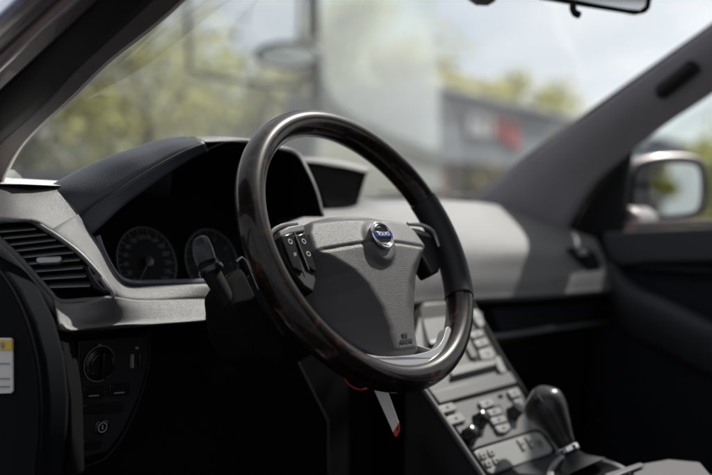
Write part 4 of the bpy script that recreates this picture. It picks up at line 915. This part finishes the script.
link('inner_housing', join('mih', [g_prism([mh(*p, -.008) for p in [(632, 172), (652, 166), (649, 178), (650, 198), (655, 214), (640, 218), (632, 208)]], -MN*.006)]), M['navy'], dm)
link('mirror_foot', join('mft', [g_prism([hx(627, 205, .76), hx(640, 214, .76), hx(640, 226, .76), hx(622, 228, .76)], Vector((.14, .02, 0)))]), M['paint'], dm, bevel=.006)

# ---- rear view mirror
rm = root('rear_view_mirror', hd(590, -30, 1.52), 'black framed rear view mirror hanging at the top of the windscreen', 'mirror')
RP = hd(600, 5, 1.53); RN = Vector((-.55, -.80, -.1)).normalized()
def rh(px, py, d=0): return hp(px, py, RP+RN*d, RN)
fo = [(520, -45), (520, -12), (545, -1.5), (590, 6), (628, 12), (640, 14.2), (647, 13), (651, 8), (654, -8), (656, -45)]
fi = [(528, -42), (528, -12), (548, -4.5), (592, 3), (628, 9), (640, 10), (645, 6), (648, -8), (650, -42)]
link('mirror_frame', join('rmf', [g_prism([rh(*p) for p in fo], -RN*.022)]), M['black'], rm, bevel=.004, seg=3)
link('mirror_glass', join('rmg', [g_prism([rh(*p, .0015) for p in fi], -RN*.003)]), M['mirror'], rm)
link('dimming_tab', join('rmt', [g_tube(resample(crv([rh(573, 2, .004), rh(573, 9, .006), rh(575, 13, .008), rh(580, 15.5, .009)]), 10), [.005, .005, .0052, .0055, .0055, .0055, .006, .006, .006, .005], 10)]), M['black'], rm)
link('mirror_stem', join('rms', [g_tube([rh(585, -30, -.02), hd(590, -60, 1.62)], .012, 10)]), M['black'], rm)

# ---- passenger seat
ps = root('passenger_seat', (.40, -.4, .45), 'grey fabric passenger seat beyond the console', 'seat')
rows = []
for Y, z in ((-.06, .44), (-.05, .55), (-.075, .60), (-.13, .618), (-.25, .615), (-.4, .60), (-.56, .58)):
    rows.append([Vector((x, Y, z+dz)) for x, dz in ((.16, -.14), (.15, -.05), (.165, -.005), (.20, .012), (.27, -.004), (.40, -.01), (.53, -.004), (.60, .012), (.635, -.005), (.65, -.05), (.64, -.14))])
link('seat_cushion', join('sc', [g_grid(rows)]), M['seat'], ps, sub=2)
rows = []
for z, Y in ((.52, -.56), (.7, -.60), (.9, -.66), (1.1, -.72), (1.16, -.76), (1.17, -.80)):
    rows.append([Vector((x, Y+dy, z)) for x, dy in ((.16, -.12), (.15, -.02), (.18, .03), (.26, .01), (.4, -.005), (.54, .01), (.62, .03), (.65, -.02), (.64, -.12))])
link('seat_back', join('sbk', [g_grid(rows)]), M['seat'], ps, sub=2)

# ---- driver's door standing open, and the driver's seat
od = root('driver_door', (-.80, .22, .7), "driver's door standing open at the left of the cabin", 'door')
da = Vector((-.82, .24, 0)); dd_ = Vector((-.97, -.10, 0)).normalized(); dn = Vector((-dd_.y, dd_.x, 0))
link('door_panel', join('odp', [g_prism([da+Vector((0, 0, .40)), da+dd_*1.0+Vector((0, 0, .40)), da+dd_*1.02+Vector((0, 0, 1.06)), da+Vector((0, 0, 1.02))], dn*.09)]), M['black'], od, bevel=.02)
link('armrest', join('oda', [g_prism([da+dd_*.2+Vector((0, 0, .80)), da+dd_*.95+Vector((0, 0, .80)), da+dd_*.95+Vector((0, 0, .84)), da+dd_*.2+Vector((0, 0, .84))], -dn*.08)]), M['door'], od, bevel=.01)
link('window_frame', join('odf', [g_tube(crv([da+dd_*.02+Vector((0, 0, 1.05)), da+dd_*.35+Vector((0, 0, 1.34)), da+dd_*.62+Vector((0, 0, 1.50)), da+dd_*.95+Vector((0, 0, 1.53)), da+dd_*1.02+Vector((0, 0, 1.06))], 6), .018, 8)]), M['black'], od)
sd = root('driver_seat', (-.40, -.75, .45), "dark driver's seat behind the steering wheel", 'seat')
rows = []
for Y, z in ((-.30, .44), (-.29, .52), (-.32, .57), (-.45, .58), (-.6, .57), (-.75, .55)):
    rows.append([Vector((x, Y, z+dz)) for x, dz in ((-.64, -.14), (-.65, -.05), (-.60, .012), (-.53, -.004), (-.40, -.01), (-.27, -.004), (-.20, .012), (-.15, -.05), (-.16, -.14))])
link('seat_cushion', join('dsc', [g_grid(rows)]), M['seat'], sd, sub=2)
rows = []
for z, Y in ((.50, -.80), (.7, -.84), (.9, -.90), (1.1, -.96), (1.16, -1.0), (1.17, -1.06)):
    rows.append([Vector((x, Y+dy, z)) for x, dy in ((-.64, -.12), (-.65, -.02), (-.60, .03), (-.5, .01), (-.4, -.005), (-.3, .01), (-.2, .03), (-.15, -.02), (-.16, -.12))])
link('seat_back', join('dsb', [g_grid(rows)]), M['seat'], sd, sub=2)
link('headrest', join('dsh', [g_box((-.40, -1.02, 1.29), (.26, .10, .17))]), M['seat'], sd, bevel=.035, seg=3)
